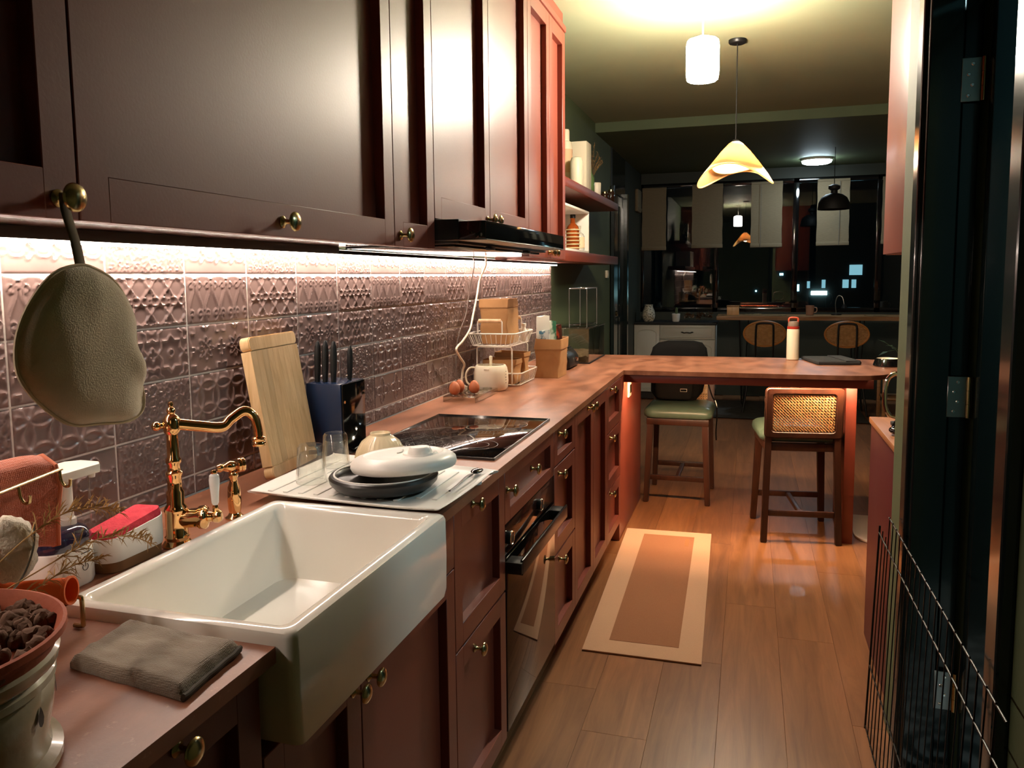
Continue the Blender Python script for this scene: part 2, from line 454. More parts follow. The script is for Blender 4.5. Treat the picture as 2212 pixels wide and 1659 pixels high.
# ---- other walls, ceilings
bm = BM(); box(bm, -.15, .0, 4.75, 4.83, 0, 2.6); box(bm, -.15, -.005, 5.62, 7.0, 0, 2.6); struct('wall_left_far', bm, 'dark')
bm = BM(); box(bm, -.12, -.02, 4.83, 5.62, 0, 2.1)
for a, b in ((4.90, 5.20), (5.26, 5.56)):
    for c, d in ((.2, .95), (1.05, 2.0)): box(bm, -.03, -.008, a, b, c, d, .006)
door2 = struct('door_2', bm, 'doorblack')
bm = BM(); box(bm, -.15, -.005, 4.83, 5.62, 2.1, 2.6); box(bm, -.02, .03, 4.75, 4.83, 0, 2.14, .004); box(bm, -.02, .03, 5.56, 5.64, 0, 2.14, .004); struct('trim_1', bm, 'doorblack')
bm = BM(); lathe(bm, [(0, 0), (.012, 0), (.012, .03), (.024, .04), (.024, .055), (0, .06)], (-.02, 4.92, 1.0), (1, 0, 0)); part(door2, 'door_handle', bm, 'brass')
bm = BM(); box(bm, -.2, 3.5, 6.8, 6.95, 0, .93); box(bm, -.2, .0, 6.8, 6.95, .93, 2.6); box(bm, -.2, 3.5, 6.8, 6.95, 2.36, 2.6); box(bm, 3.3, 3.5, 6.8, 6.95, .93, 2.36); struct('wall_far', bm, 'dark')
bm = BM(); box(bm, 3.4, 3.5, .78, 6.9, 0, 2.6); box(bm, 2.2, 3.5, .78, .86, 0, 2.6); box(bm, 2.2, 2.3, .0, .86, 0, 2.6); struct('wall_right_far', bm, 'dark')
bm = BM(); box(bm, 1.6, 1.75, -.2, .13, 0, 2.6, .003); box(bm, 1.6, 1.75, -3.4, -.93, 0, 2.6, .003); box(bm, 1.6, 1.75, -.93, -.2, 2.02, 2.6); box(bm, 1.75, 2.25, .06, .13, 0, 2.6); wall_right = struct('wall_right', bm, 'green')
bm = BM(); box(bm, -.15, 1.75, -3.5, -3.4, 0, 2.6); struct('wall_back', bm, 'green')
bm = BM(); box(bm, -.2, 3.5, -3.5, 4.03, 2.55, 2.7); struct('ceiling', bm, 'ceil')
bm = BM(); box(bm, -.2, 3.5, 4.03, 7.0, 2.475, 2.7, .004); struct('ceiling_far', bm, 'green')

# ---- tiled side room behind the doorway
bm = BM(); box(bm, 1.75, 3.0, -.03, .06, 0, 2.4); box(bm, 2.95, 3.05, -1.7, .0, 0, 2.4); box(bm, 1.75, 3.0, -1.75, -1.65, 0, 2.4); box(bm, 1.75, 3.05, -1.75, .06, 2.3, 2.4)
struct('wall_side_room', bm, mat('side_room_teal', (70, 96, 92), .5))
bm = BM(); box(bm, 1.6, 3.0, -1.7, .0, -.05, .052); sidefloor = struct('floor_side_room', bm, 'grout')

def ring_tile_mat():
    m = D.materials.new('ring_pattern_tile'); m.use_nodes = True; nt = m.node_tree; N = nt.nodes; L = nt.links; p = N['Principled BSDF']
    tc = N.new('ShaderNodeTexCoord'); ln = N.new('ShaderNodeVectorMath'); ln.operation = 'LENGTH'; L.new(tc.outputs['Object'], ln.inputs[0])
    w_ = N.new('ShaderNodeMath'); w_.operation = 'MULTIPLY'; w_.inputs[1].default_value = 17.; L.new(ln.outputs['Value'], w_.inputs[0])
    fr = N.new('ShaderNodeMath'); fr.operation = 'FRACT'; L.new(w_.outputs[0], fr.inputs[0])
    gt = N.new('ShaderNodeMath'); gt.operation = 'GREATER_THAN'; gt.inputs[1].default_value = .55; L.new(fr.outputs[0], gt.inputs[0])
    mx = N.new('ShaderNodeMixRGB'); mx.inputs[1].default_value = lin((20, 24, 24)) + (1,); mx.inputs[2].default_value = lin((226, 232, 230)) + (1,)
    L.new(gt.outputs[0], mx.inputs[0]); L.new(mx.outputs[0], p.inputs['Base Color']); p.inputs['Roughness'].default_value = .35
    return m
MT['ringtile'] = ring_tile_mat()
bm = BM(); box(bm, -.0985, .0985, -.0985, .0985, -.008, 0, .001, 1); rt = mesh_of('tile', bm, 'ringtile', 30)
for i in range(6):
    for j in range(6):
        o = D.objects.new('tile', rt); COL.objects.link(o); o.parent = sidefloor; o.location = (1.70 + i * .2, -.15 - j * .2, .06)

# ---- doorway: frame, leaf, hinges
bm = BM()
for y0, y1, s in ((-.2, -.135, 1), (-.995, -.93, -1)):
    box(bm, 1.575, 1.6, y0, y1, 0, 2.08, .006)                                   # casing on the wall face
box(bm, 1.575, 1.6, -.995, -.135, 2.02, 2.085, .006)
box(bm, 1.585, 1.66, -.225, -.2, 0, 2.02, .004); box(bm, 1.66, 1.70, -.215, -.2, 0, 2.02, .003); box(bm, 1.585, 1.70, -.93, -.905, 0, 2.02, .004); box(bm, 1.585, 1.70, -.93, -.2, 1.995, 2.02)
box(bm, 1.735, 1.765, -.26, -.2, 0, 2.02, .003)
struct('trim_2', bm, 'doorblack')
door = thing('door_1', None, None, (1.72, -.27, .07)); tag(door, kind='structure')
bm = BM(); box(bm, 1.705, 2.40, -.30, -.262, .075, 1.985, .003)
for a, b in ((1.80, 2.02), (2.09, 2.31)):
    for c, d in ((.2, .9), (1.02, 1.86)): box(bm, a, b, -.306, -.298, c, d, .005)
part(door, 'door_leaf', bm, 'doorblack')
for z0 in (1.74, .99, .24):
    bm = BM(); box(bm, 1.655, 1.695, -.2285, -.2251, z0, z0 + .1, .0008, 1); h = part(door, 'hinge', bm, 'steel')
    bm = BM()
    for k in range(3): cyl(bm, (1.701, -.232, z0 + k * .0335), (1.701, -.232, z0 + .0325 + k * .0335), .0065, seg=12)
    part(h, 'knuckle', bm, 'brass')
    bm = BM()
    for k in range(4): cyl(bm, (1.67 + .008 * (k % 2), -.2284, z0 + .014 + k * .024), (1.67 + .008 * (k % 2), -.2302, z0 + .014 + k * .024), .0045, .003, 10)
    part(h, 'screw', bm, 'chrome')
bm = BM(); box(bm, 1.584, 1.592, -.19, -.15, 1.0, 1.06, .001); part(door, 'strike_plate', bm, 'brass')

# ---- far window with the night outside
win = thing('window_1', None, None, (1.6, 6.8, .93)); tag(win, kind='structure')
for i in range(5):
    bm = BM(); x = i * .825; box(bm, x - .03 + (.03 if i == 0 else 0), x + .03, 6.80, 6.86, .93, 2.36, .003); part(win, 'frame', bm, 'blackgloss')
bm = BM(); box(bm, 0, 3.3, 6.80, 6.86, .93, .98, .003); box(bm, 0, 3.3, 6.80, 6.86, 2.31, 2.36, .003); part(win, 'frame', bm, 'blackgloss')
MT['pane'] = thin_glass('night_pane', (225, 232, 230), 1.5)
for i in range(4):
    bm = BM(); box(bm, i * .825 + .03, (i + 1) * .825 - .03, 6.83, 6.836, .98, 2.31); part(win, 'pane', bm, 'pane', smooth=0)
night = thing('apartment_block', 'dark apartment block outside with a few lit bluish windows', 'building', (9., 60., -6.))
bm = BM(); box(bm, -30, 45, 60, 66, -6, 40); part(night, 'wall', bm, mat('night_wall', (34, 36, 38), .9), smooth=0)
MT['lit_a'] = emit('lit_window_cool', (.35, .75, .9), 1.2); MT['lit_b'] = emit('lit_window_bright', (.55, .95, 1.), 6.); MT['lit_c'] = emit('lit_window_dim', (.2, .4, .5), .35)
for px, z, sx, sz, k in ((4.40, .08, .27, .5, 'lit_a'), (5.50, -.2, 1.07, .28, 'lit_b'), (3.29, 1.24, .26, .17, 'lit_a'), (8.03, 1.22, .85, .73, 'lit_c'), (6.2, .3, .25, .6, 'lit_c'), (7.6, .3, .4, .6, 'lit_c'), (8.2, .3, .3, .6, 'lit_c'), (5.2, .3, .2, .5, 'lit_c'), (1.6, .05, .12, .12, 'lit_a')):
    bm = BM(); box(bm, px, px + sx, 59.9, 60.05, z, z + sz); part(night, 'window', bm, k, smooth=0)

# ================================================================== FITTED KITCHEN
def knob(parent, x, y, z, s=1., axis=(1, 0, 0)):
    bm = BM()
    lathe(bm, [(0, -.001), (.011 * s, 0), (.0115 * s, .003 * s), (.007 * s, .006 * s), (.0045 * s, .010 * s), (.0045 * s, .020 * s), (.008 * s, .0235 * s),
               (.0165 * s, .0255 * s), (.0185 * s, .028 * s), (.0175 * s, .031 * s), (.0155 * s, .0325 * s), (.0085 * s, .036 * s), (0, .037 * s)], (x, y, z), axis, 24)
    return part(parent, 'knob', bm, 'brass', 'antique brass knob')

def shaker(parent, name, x, y0, y1, z0, z1, stile=.052, rail=.062, rec=.024, t=.032, m='cabinet', gap=.0015):
    y0 += gap; y1 -= gap; z0 += gap; z1 -= gap
    bm = BM(); box(bm, x - t, x - rec, y0 + .004, y1 - .004, z0 + .004, z1 - .004)
    for a, b, c, d in ((y0, y0 + stile, z0, z1), (y1 - stile, y1, z0, z1), (y0 + stile - .001, y1 - stile + .001, z0, z0 + rail), (y0 + stile - .001, y1 - stile + .001, z1 - rail, z1)):
        box(bm, x - t, x, a, b, c, d, .0012, 1)
    return part(parent, name, bm, m)

# ---- wall cabinets
UX = .35; UB = 1.42; UT = 2.46
units = [('wall_cabinet', -2.25, -1.54, UB, [(-2.25, -1.54, -1.575, 1.447)], 'burgundy wall cabinet whose knob holds the hanging beige mitt'),
         ('wall_cabinet', -1.54, -.567, UB, [(-1.54, -.567, -1.065, 1.449)], 'widest burgundy wall cabinet, with a single broad door, above the sink'),
         ('wall_cabinet', -.567, -.302, UB, [(-.567, -.302, -.535, 1.449)], 'narrow burgundy wall cabinet beside the range hood'),
         ('wall_cabinet', -.302, .69, 1.505, [(-.302, .197, .165, 1.533), (.197, .69, .228, 1.533)], 'burgundy two-door wall cabinet directly above the range hood'),
         ('wall_cabinet', .69, 1.348, UB, [(.69, 1.045, 1.012, 1.447), (1.045, 1.348, 1.078, 1.447)], 'burgundy two-door wall cabinet next to the open shelves')]
gloss_under = mat('glossy_underside', (150, 108, 92), .10, coat=.6)
for name, y0, y1, zb, doors, label in units:
    t = thing(name, label, 'cabinet', (.16, (y0 + y1) / 2, zb), 'burgundy wall cabinets')
    bm = BM(); box(bm, .0, UX - .034, y0 + .0005, y1 - .0005, (zb + .0205 if zb == UB else zb + .002), UT); part(t, 'carcass', bm, 'cabinet', smooth=0)
    if zb == UB:
        bm = BM(); box(bm, .0, UX - .0335, y0 + .0005, y1 - .0005, zb + .015, zb + .020); part(t, 'underside', bm, gloss_under, smooth=0)
    for a, b, ky, kz in doors:
        d = shaker(t, 'door', UX, a, b, zb, UT)
        knob(d, UX, ky, kz)
bm = BM(); box(bm, .0, UX + .006, -2.25, 1.352, UT + .001, UT + .03, .004); box(bm, .0, UX - .01, -2.25, 1.35, UT + .03, 2.549)
single('cornice', bm, 'cabinet', 'burgundy filler strip between the wall cabinets and the ceiling', 'trim')

# ---- range hood
hood = thing('range_hood', 'black slide-out range hood under the two-door cabinet', 'range hood', (.25, .19, 1.43))
bm = BM(); box(bm, .03, .42, -.300, .688, 1.435, 1.503, .003); part(hood, 'body', bm, 'black')
bm = BM(); box(bm, .42, .498, -.300, .655, 1.447, 1.497, .002); part(hood, 'slide_out_front', bm, 'blackgloss')
bm = BM(); box(bm, .34, .502, -.303, .657, 1.4435, 1.4465, .001); part(hood, 'edge_trim', bm, 'steel', 'thin steel edge trim')
bm = BM(); box(bm, .06, .40, -.28, .66, 1.428, 1.434, .001); part(hood, 'filter_panel', bm, mat('hood_filter', (58, 54, 50), .12, .7))
for y in (-.02, .40):
    bm = BM(); box(bm, .41, .43, y - .02, y + .02, 1.425, 1.436, .002); part(hood, 'latch', bm, 'black')

# ---- LED strip under the wall cabinets: dark profile with a lit diffuser
led = thing('led_strip', 'long warm white light strip under the wall cabinets', 'light', (.03, .1, 1.40))
bm = BM(); box(bm, .026, .052, -2.2, -.303, 1.4135, 1.4345, .001); part(led, 'profile', bm, mat('dark_profile', (60, 55, 50), .45, .2))
bm = BM(); box(bm, .026, .048, -.302, 2.47, 1.4135, 1.4245, .001); part(led, 'profile', bm, 'black')
bm = BM(); box(bm, .030, .044, -2.2, 2.475, 1.4085, 1.4130); part(led, 'diffuser', bm, emit('led_wall_light', WARMLED, LED_WALL), 'glowing diffuser', smooth=0)

# ---- worktop: kitchen run with a notch for the apron sink, continuing into the rounded peninsula
poly = [(-.001, -2.4), (.603, -2.4), (.603, -1.518), (.235, -1.518), (.235, -.957), (.600, -.957), (.583, 1.645), (1.60, 1.645)]
poly += [tuple(p[:2]) for p in catmull([(1.60, 1.645, 0), (1.70, 1.655, 0), (1.79, 1.70, 0), (1.885, 1.84, 0), (1.965, 2.05, 0), (1.985, 2.2, 0), (1.965, 2.34, 0), (1.89, 2.425, 0), (1.78, 2.44, 0)], 5)[1:]]
poly += [(.0, 2.44)]
poly[0] = (.0045, -2.4); poly[-1] = (.0045, 2.44)
bm = BM(); prism(bm, poly, CT - .022, CT)
single('worktop', bm, 'counter', 'terracotta brown worktop running along the tiles into the rounded peninsula', 'worktop', smooth=20)

# ---- base cabinets
FX = .585; ZB = .10; ZT = CT - .024
def base(y0, y1, fronts, label, name='base_cabinet', body=True, ztop=ZT):
    t = thing(name, label, 'cabinet', (.3, (y0 + y1) / 2, 0), 'burgundy base cabinets')
    bm = BM(); box(bm, .01, FX - .034, y0 + .0005, y1 - .0005, ZB, ztop); part(t, 'carcass', bm, 'cabinet', smooth=0)
    bm = BM(); box(bm, .05, FX - .06, y0 + .0005, y1 - .0005, 0.001, ZB - .001); part(t, 'plinth', bm, 'cabinet', smooth=0)
    for nm, a, b, c, d, ks in fronts:
        f = shaker(t, nm, FX, a, b, c, d, .048, min(.05, (d - c) * .24), .02, .03)
        for ky, kz in ks: knob(f, FX, ky, kz, .88)
    return t
base(-2.4, -1.86, [('door', -2.4, -1.86, ZB, ZT, [(-1.90, .82)])], 'burgundy base cabinet under the potted plant end of the worktop')
base(-1.86, -1.53, [('door', -1.86, -1.53, ZB, ZT, [(-1.69, .822)])], 'slim burgundy base cabinet below the folded grey cloth')
base(-1.53, -.811, [('door', -1.53, -1.253, ZB, .712, [(-1.281, .675)]), ('door', -1.253, -.811, ZB, .712, [(-1.226, .675)])], 'burgundy two-door base cabinet below the white apron sink', 'sink_cabinet', ztop=.69)
bm = BM(); box(bm, FX - .03, FX, -.955, -.812, .714, ZT, .001); single('filler_panel', bm, 'cabinet', 'small burgundy filler panel between the sink apron and the narrow cabinet', 'panel')
base(-.811, -.434, [('door', -.811, -.434, .515, ZT, [(-.69, .822)]), ('door', -.811, -.434, ZB, .513, [(-.69, .474)])], 'burgundy base cabinet between the sink and the oven')
base(-.434, .122, [('drawer', -.434, .122, .690, ZT, [(-.415, .782), (-.172, .782)])], 'burgundy oven housing with one wide drawer above the oven', 'oven_housing')
base(.122, .45, [('drawer', .122, .45, .714, ZT, [(.183, .818)]), ('drawer', .122, .45, .411, .712, [(.181, .682)]), ('drawer', .122, .45, ZB, .409, [(.185, .385)])], 'burgundy three-drawer base cabinet beside the oven')
base(.45, 1.150, [('door', .45, .81, ZB, ZT, [(.69, .822)]), ('door', .81, 1.150, ZB, ZT, [(.765, .822)])], 'burgundy base cabinet with two tall doors')
base(1.150, 1.547, [('drawer', 1.150, 1.547, .624, ZT, [(1.235, .822)]), ('drawer', 1.150, 1.547, .351, .622, [(1.215, .598)]), ('drawer', 1.150, 1.547, ZB, .349, [(1.22, .335)])], 'burgundy three-drawer base cabinet at the peninsula corner')
panel = thing('end_panel', 'burgundy side panel under the peninsula with a light switch plate on it', 'panel', (.56, 1.95, 0))
bm = BM(); box(bm, .50, FX - .004, 1.5485, 2.36, .001, ZT - .001, .002); part(panel, 'panel', bm, 'cabinet')
bm = BM(); box(bm, FX - .0045, FX + .006, 1.80, 1.885, .70, .785, .004); sw = part(panel, 'socket_plate', bm, 'cream', 'cream socket plate')
bm = BM(); box(bm, FX + .005, FX + .009, 1.82, 1.865, .72, .765, .003); part(sw, 'rocker', bm, 'brass')

# ---- oven
oven = thing('oven', 'built-in black glass oven under the wide drawer', 'oven', (.57, -.156, .10))
bm = BM(); box(bm, FX - .033, FX - .002, -.432, .120, .606, .688, .002); cp = part(oven, 'control_panel', bm, mat('oven_panel', (52, 28, 22), .12, coat=.4))
for y in (-.44 + .035, -.085):
    bm = BM(); lathe(bm, [(.016, 0), (.018, .004), (.018, .012), (.0165, .014), (0, .014)], (FX - .003, y, .65), (1, 0, 0), 24); k = part(oven, 'dial', bm, 'black')
    bm = BM(); tube(bm, [(FX + .011, y + .0175 * math.cos(a * PI / 10), .65 + .0175 * math.sin(a * PI / 10)) for a in range(20)], .0016, 6, True); part(k, 'dial_ring', bm, 'chrome')
bm = BM(); box(bm, FX - .033, FX + .002, -.430, .118, .115, .600, .002); part(oven, 'glass_door', bm, mat('oven_glass', (16, 13, 12), .04, spec=.8))
bm = BM(); box(bm, FX + .038, FX + .046, -.425, .115, .555, .598, .003); hb = part(oven, 'handle', bm, mat('dark_handle', (40, 40, 38), .25, .4))
for y in (-.40, .09):
    bm = BM(); box(bm, FX - .001, FX + .045, y - .035, y + .02, .560, .592, .002); part(hb, 'handle_bracket', bm, 'black')

# ---- apron sink
sink = thing('apron_sink', 'deep white ceramic apron sink set into the worktop', 'sink', (.42, -1.237, .70))
def ring(x0, x1, y0, y1, r, z): return [(a, b, z) for a, b in rrect(x0, x1, y0, y1, r, 5)]
X0, X1, Y0, Y1 = .2365, .628, -1.5165, -.9585
rings = [ring(X0 + .02, X1, Y0 + .012, Y1 - .012, .012, .7205), ring(X0 + .02, X1 + .002, Y0 + .004, Y1 - .004, .014, .735), ring(X0, X1 + .002, Y0, Y1, .014, .80), ring(X0, X1 + .001, Y0, Y1, .014, .872), ring(X0 + .003, X1 - .002, Y0 + .003, Y1 - .003, .014, .879), ring(X0 + .008, X1 - .007, Y0 + .008, Y1 - .008, .014, .8815),
         ring(X0 + .020, X1 - .022, Y0 + .020, Y1 - .020, .016, .8815), ring(X0 + .025, X1 - .028, Y0 + .025, Y1 - .025, .018, .878), ring(X0 + .029, X1 - .032, Y0 + .029, Y1 - .029, .02, .868),
         ring(X0 + .045, X1 - .044, Y0 + .045, Y1 - .045, .028, .755), ring(X0 + .052, X1 - .050, Y0 + .052, Y1 - .052, .034, .736), ring(X0 + .07, X1 - .068, Y0 + .07, Y1 - .07, .04, .7285)]
bm = BM(); loft(bm, rings); part(sink, 'basin', bm, 'ceramic')
bm = BM(); lathe(bm, [(0, .0005), (.03, .0005), (.036, .003), (.045, .004), (.047, .001)], (.43, -1.36, .7285)); part(sink, 'drain', bm, 'chrome', 'chrome drain ring')

# ---- induction hob
hob = thing('induction_hob', 'black glass induction hob with faint ring marks let into the worktop', 'hob', (.36, -.13, CT))
bm = BM(); box(bm, .160, .556, -.432, .175, CT + .0002, CT + .006, .002); part(hob, 'glass_top', bm, 'hob')
bm = BM()
for a, b, c, d in ((.158, .558, -.434, -.430), (.158, .558, .173, .177), (.158, .162, -.43, .173), (.554, .558, -.43, .173)): box(bm, a, b, c, d, CT + .0002, CT + .0065, .0008, 1)
part(hob, 'rim', bm, mat('dark_rim', (60, 58, 55), .2, .8), 'thin dark metal rim')
MT['mark'] = mat('hob_print', (92, 90, 86), .2)
for cx, cy, r in ((.30, -.29, .085), (.30, .03, .085), (.45, -.28, .065), (.45, .04, .065)):
    bm = BM(); n = 48
    for rr in (r, r * .62):
        A = [bm.verts.new((cx + rr * math.cos(2 * PI * k / n), cy + rr * math.sin(2 * PI * k / n), CT + .0062)) for k in range(n)]
        B_ = [bm.verts.new((cx + (rr + .0016) * math.cos(2 * PI * k / n), cy + (rr + .0016) * math.sin(2 * PI * k / n), CT + .0062)) for k in range(n)]
        for k in range(n): bm.faces.new((A[k], A[(k + 1) % n], B_[(k + 1) % n], B_[k]))
    part(hob, 'zone_mark', bm, 'mark', smooth=0)

# ---- peninsula apron, support leg and the light strip under its top
bm = BM(); box(bm, .583, 1.755, 1.664, 1.680, .80, CT - .0225, .001); single('apron_rail', bm, 'cabinet', 'burgundy rail under the front edge of the peninsula top', 'rail')
bm = BM(); box(bm, 1.651, 1.701, 1.80, 2.25, 0.001, CT - .0225, .002); single('peninsula_leg', bm, 'cabinet', 'burgundy panel leg holding up the free end of the peninsula', 'table leg')
led2 = thing('led_strip', 'light strip hidden under the front edge of the peninsula top', 'light', (1.1, 1.70, .83))
bm = BM(); box(bm, .60, 1.745, 1.684, 1.702, .8305, CT - .0225, .001); part(led2, 'profile', bm, 'steel')
bm = BM(); box(bm, .60, 1.745, 1.686, 1.700, .8268, .8302); part(led2, 'diffuser', bm, emit('led_bar_light', (1., .64, .36), LED_BAR), smooth=0)

# ---- open shelves beside the wall cabinets
for z0, z1, lab in ((1.425, 1.482, 'lower burgundy wall shelf carrying the white box of bottles'), (1.818, 1.868, 'upper burgundy wall shelf carrying cartons and dried stems')):
    bm = BM(); box(bm, -.006, .25, 1.356, 3.57, z0, z1, .002); single('wall_shelf', bm, 'cabinet', lab, 'shelf', 'burgundy wall shelves')

# ---- right-hand cabinets
rc = thing('base_cabinet', 'dark red base cabinet standing by the stub wall opposite the oven', 'cabinet', (1.9, .44, 0))
bm = BM(); box(bm, 1.622, 2.199, .1305, .742, .001, .80, .002); part(rc, 'carcass', bm, mat('wine_red_panel', (92, 34, 34), .45))
bm = BM(); box(bm, 1.615, 2.199, .1305, .747, .801, .822, .002); part(rc, 'wood_top', bm, wood('warm_top', (176, 110, 70), (206, 142, 98), 'y', .35), 'light wood top')
uc = thing('wall_cabinet', 'satin rose brown wall cabinet by the stub wall opposite the hood', 'cabinet', (1.9, .44, 1.405))
bm = BM(); box(bm, 1.647, 2.199, .1305, .742, 1.405, 2.548, .003); part(uc, 'carcass', bm, 'cabinet')
bm = BM(); box(bm, 1.640, 1.646, .1305, .740, 1.407, 2.545, .001); part(uc, 'door', bm, 'cabinet')

# ================================================================== LAMPS
pa = thing('pendant_lamp', 'small glowing lantern pendant hanging over the aisle', 'lamp', (.974, 1.3, 2.185))
bm = BM(); lathe(bm, [(.062, .0), (.066, .004), (.0705, .03), (.0705, .15), (.066, .172), (.03, .185), (0, .186)], (.974, 1.3, 2.185), seg=10); part(pa, 'shade', bm, emit('lantern_glow', WARM, PEND_A), 'glowing white shade')
bm = BM(); cyl(bm, (.974, 1.3, 2.371), (.974, 1.3, 2.53), .003, seg=8); part(pa, 'cord', bm, 'white')
bm = BM(); lathe(bm, [(0, 0), (.045, 0), (.05, .006), (.05, .019), (0, .0195)], (.974, 1.3, 2.53)); part(pa, 'canopy', bm, 'white')

pb = thing('pendant_lamp', 'wide wavy-brimmed pendant with a bright bulb hanging over the peninsula', 'lamp', (1.105, 2.05, 1.86))
MT['shade'] = mat('amber_fabric_shade', (236, 206, 160), .7)
def two_sided_translucent(m):
    nt = m.node_tree; p = nt.nodes['Principled BSDF']; tr = nt.nodes.new('ShaderNodeBsdfTranslucent'); mx = nt.nodes.new('ShaderNodeMixShader')
    tr.inputs[0].default_value = lin((240, 206, 160)) + (1,); mx.inputs[0].default_value = .85
    nt.links.new(p.outputs[0], mx.inputs[1]); nt.links.new(tr.outputs[0], mx.inputs[2]); nt.links.new(mx.outputs[0], nt.nodes['Material Output'].inputs[0])
two_sided_translucent(MT['shade'])
def shade_surface(c, prof, amp, ph, n=72):
    bm = BM(); R = []
    for r, h in prof:
        R.append([bm.verts.new((c[0] + r * math.cos(2 * PI * k / n), c[1] + r * math.sin(2 * PI * k / n), c[2] + h + amp * (r / prof[0][0]) ** 3 * math.sin(2 * (2 * PI * k / n) + ph))) for k in range(n)])
    for A, B_ in zip(R, R[1:]):
        for k in range(n): bm.faces.new((A[k], A[(k + 1) % n], B_[(k + 1) % n], B_[k]))
    bmesh.ops.solidify(bm, geom=bm.faces[:], thickness=.0025)
    return bm
c = (1.105, 2.05, 1.86)
part(pb, 'shade', shade_surface(c, [(.192, .0), (.165, .03), (.12, .075), (.075, .125), (.035, .165), (.02, .175)], .046, -1.15), 'shade', 'wavy translucent shade')
bm = BM(); tube(bm, [(c[0] + .190 * math.cos(2 * PI * k / 60), c[1] + .190 * math.sin(2 * PI * k / 60), c[2] - .004 + .046 * math.sin(4 * PI * k / 60 - 1.15)) for k in range(60)], .004, 6, True); part(pb, 'rim_wire', bm, 'shade')
part(pb, 'inner_shade', shade_surface((c[0] + .01, c[1], c[2] + .035), [(.125, .0), (.105, .035), (.07, .075), (.03, .11)], .012, .4, 48), 'shade')
bm = BM(); ball(bm, (c[0], c[1], c[2] + .075), .042, (1, 1, 1.15)); part(pb, 'bulb', bm, emit('bulb_glow', WARM, PEND_B), 'glowing bulb')
bm = BM(); lathe(bm, [(0, 0), (.02, 0), (.022, .05), (.012, .06), (0, .06)], (c[0], c[1], c[2] + .125)); part(pb, 'socket', bm, 'black')
bm = BM(); cyl(bm, (c[0], c[1], c[2] + .18), (c[0], c[1], 2.53), .003, seg=8); part(pb, 'cord', bm, 'black')
bm = BM(); lathe(bm, [(0, 0), (.04, 0), (.045, .006), (.045, .019), (0, .0195)], (c[0], c[1], 2.53)); part(pb, 'canopy', bm, 'black')

cl = thing('ceiling_lamp', 'round cool white ceiling lamp in the far room', 'lamp', (1.80, 6.2, 2.42))
bm = BM(); lathe(bm, [(0, 0), (.11, .002), (.135, .012), (.14, .03), (0, .031)], (1.80, 6.2, 2.42)); part(cl, 'diffuser', bm, emit('cool_lamp', (.72, .9, 1.), CEIL_L))
bm = BM(); lathe(bm, [(0, .0315), (.145, .0315), (.145, .0545), (0, .0545)], (1.80, 6.2, 2.42)); part(cl, 'base', bm, 'white')
sl = thing('ceiling_lamp', 'small teal-white lamp added out of view on the side room ceiling', 'lamp', (2.45, -.62, 2.25))  # added out of view, casts cool light through the doorway onto the sink
bm = BM(); lathe(bm, [(0, 0), (.08, .003), (.09, .02), (0, .021)], (2.45, -.62, 2.25)); part(sl, 'diffuser', bm, emit('added_side_lamp', (.6, .92, 1.), SIDE_L))
bm = BM(); lathe(bm, [(0, .0215), (.095, .0215), (.095, .0495), (0, .0495)], (2.45, -.62, 2.25)); part(sl, 'base', bm, 'white')

# ================================================================== AROUND THE SINK
# ---- hanging mitt
mitt = thing('oven_mitt', 'soft beige oven mitt hanging by a strap from a cabinet knob', 'oven mitt', (.40, -1.6, 1.16))
out = [(-1.601, 1.362), (-1.639, 1.352), (-1.673, 1.321), (-1.694, 1.285), (-1.699, 1.249), (-1.688, 1.221), (-1.659, 1.19), (-1.627, 1.169), (-1.584, 1.163), (-1.537, 1.158), (-1.511, 1.168), (-1.507, 1.19), (-1.515, 1.223), (-1.515, 1.26), (-1.518, 1.291), (-1.531, 1.322), (-1.55, 1.344), (-1.576, 1.357)]
oc = [(p.x, p.y) for p in catmull([(a, b, 0) for a, b in out], 4, True)]
cy, cz = -1.60, 1.258
bm = BM(); n = len(oc); front = []; back = []
for i in range(11):
    f = 1 - i / 10.; rf = []; rb = []
    for k, (a, b) in enumerate(oc):
        y, z = cy + (a - cy) * f, cz + (b - cz) * f
        th = .026 * math.sqrt(max(0, 1 - f ** 3))
        right = max(0., (y + 1.56) / .05); lo = max(0., min(1., (1.30 - z) / .06))
        cr = .014 * right * f * lo * math.sin((z - 1.16) * 75 + 3 * f) if f < .98 else 0
        th += .004 * noise.noise((y * 18, z * 18, 0)) * (1 - f ** 4)
        rf.append(bm.verts.new((.405 + th + cr, y, z))); rb.append(bm.verts.new((.405 - th, y, z)))
    front.append(rf); back.append(rb)
for R, fl in ((front, 0), (back, 1)):
    for A, B_ in zip(R, R[1:]):
        for k in range(n):
            q = (A[k], A[(k + 1) % n], B_[(k + 1) % n], B_[k]); bm.faces.new(q[::-1] if fl else q)
bmesh.ops.remove_doubles(bm, verts=bm.verts, dist=.0003)
part(mitt, 'padding', bm, mat('beige_flannel', (248, 234, 206), .95, bump=.35, bscale=500., sheen=.6, rgb2=(238, 222, 192), nscale=20.), smooth=80)
bm = BM(); 
strap = [(.364, -1.577, 1.452), (.368, -1.580, 1.43), (.388, -1.588, 1.39), (.404, -1.597, 1.350)]
tube(bm, catmull(strap, 5), .0085, 8, flat=.25); 
part(mitt, 'strap', bm, mat('olive_tape', (104, 88, 62), .8))
bm = BM(); tube(bm, [(.405, a, b) for a, b in oc], .0025, 6, True); part(mitt, 'seam_binding', bm, mat('seam', (236, 220, 190), .9))

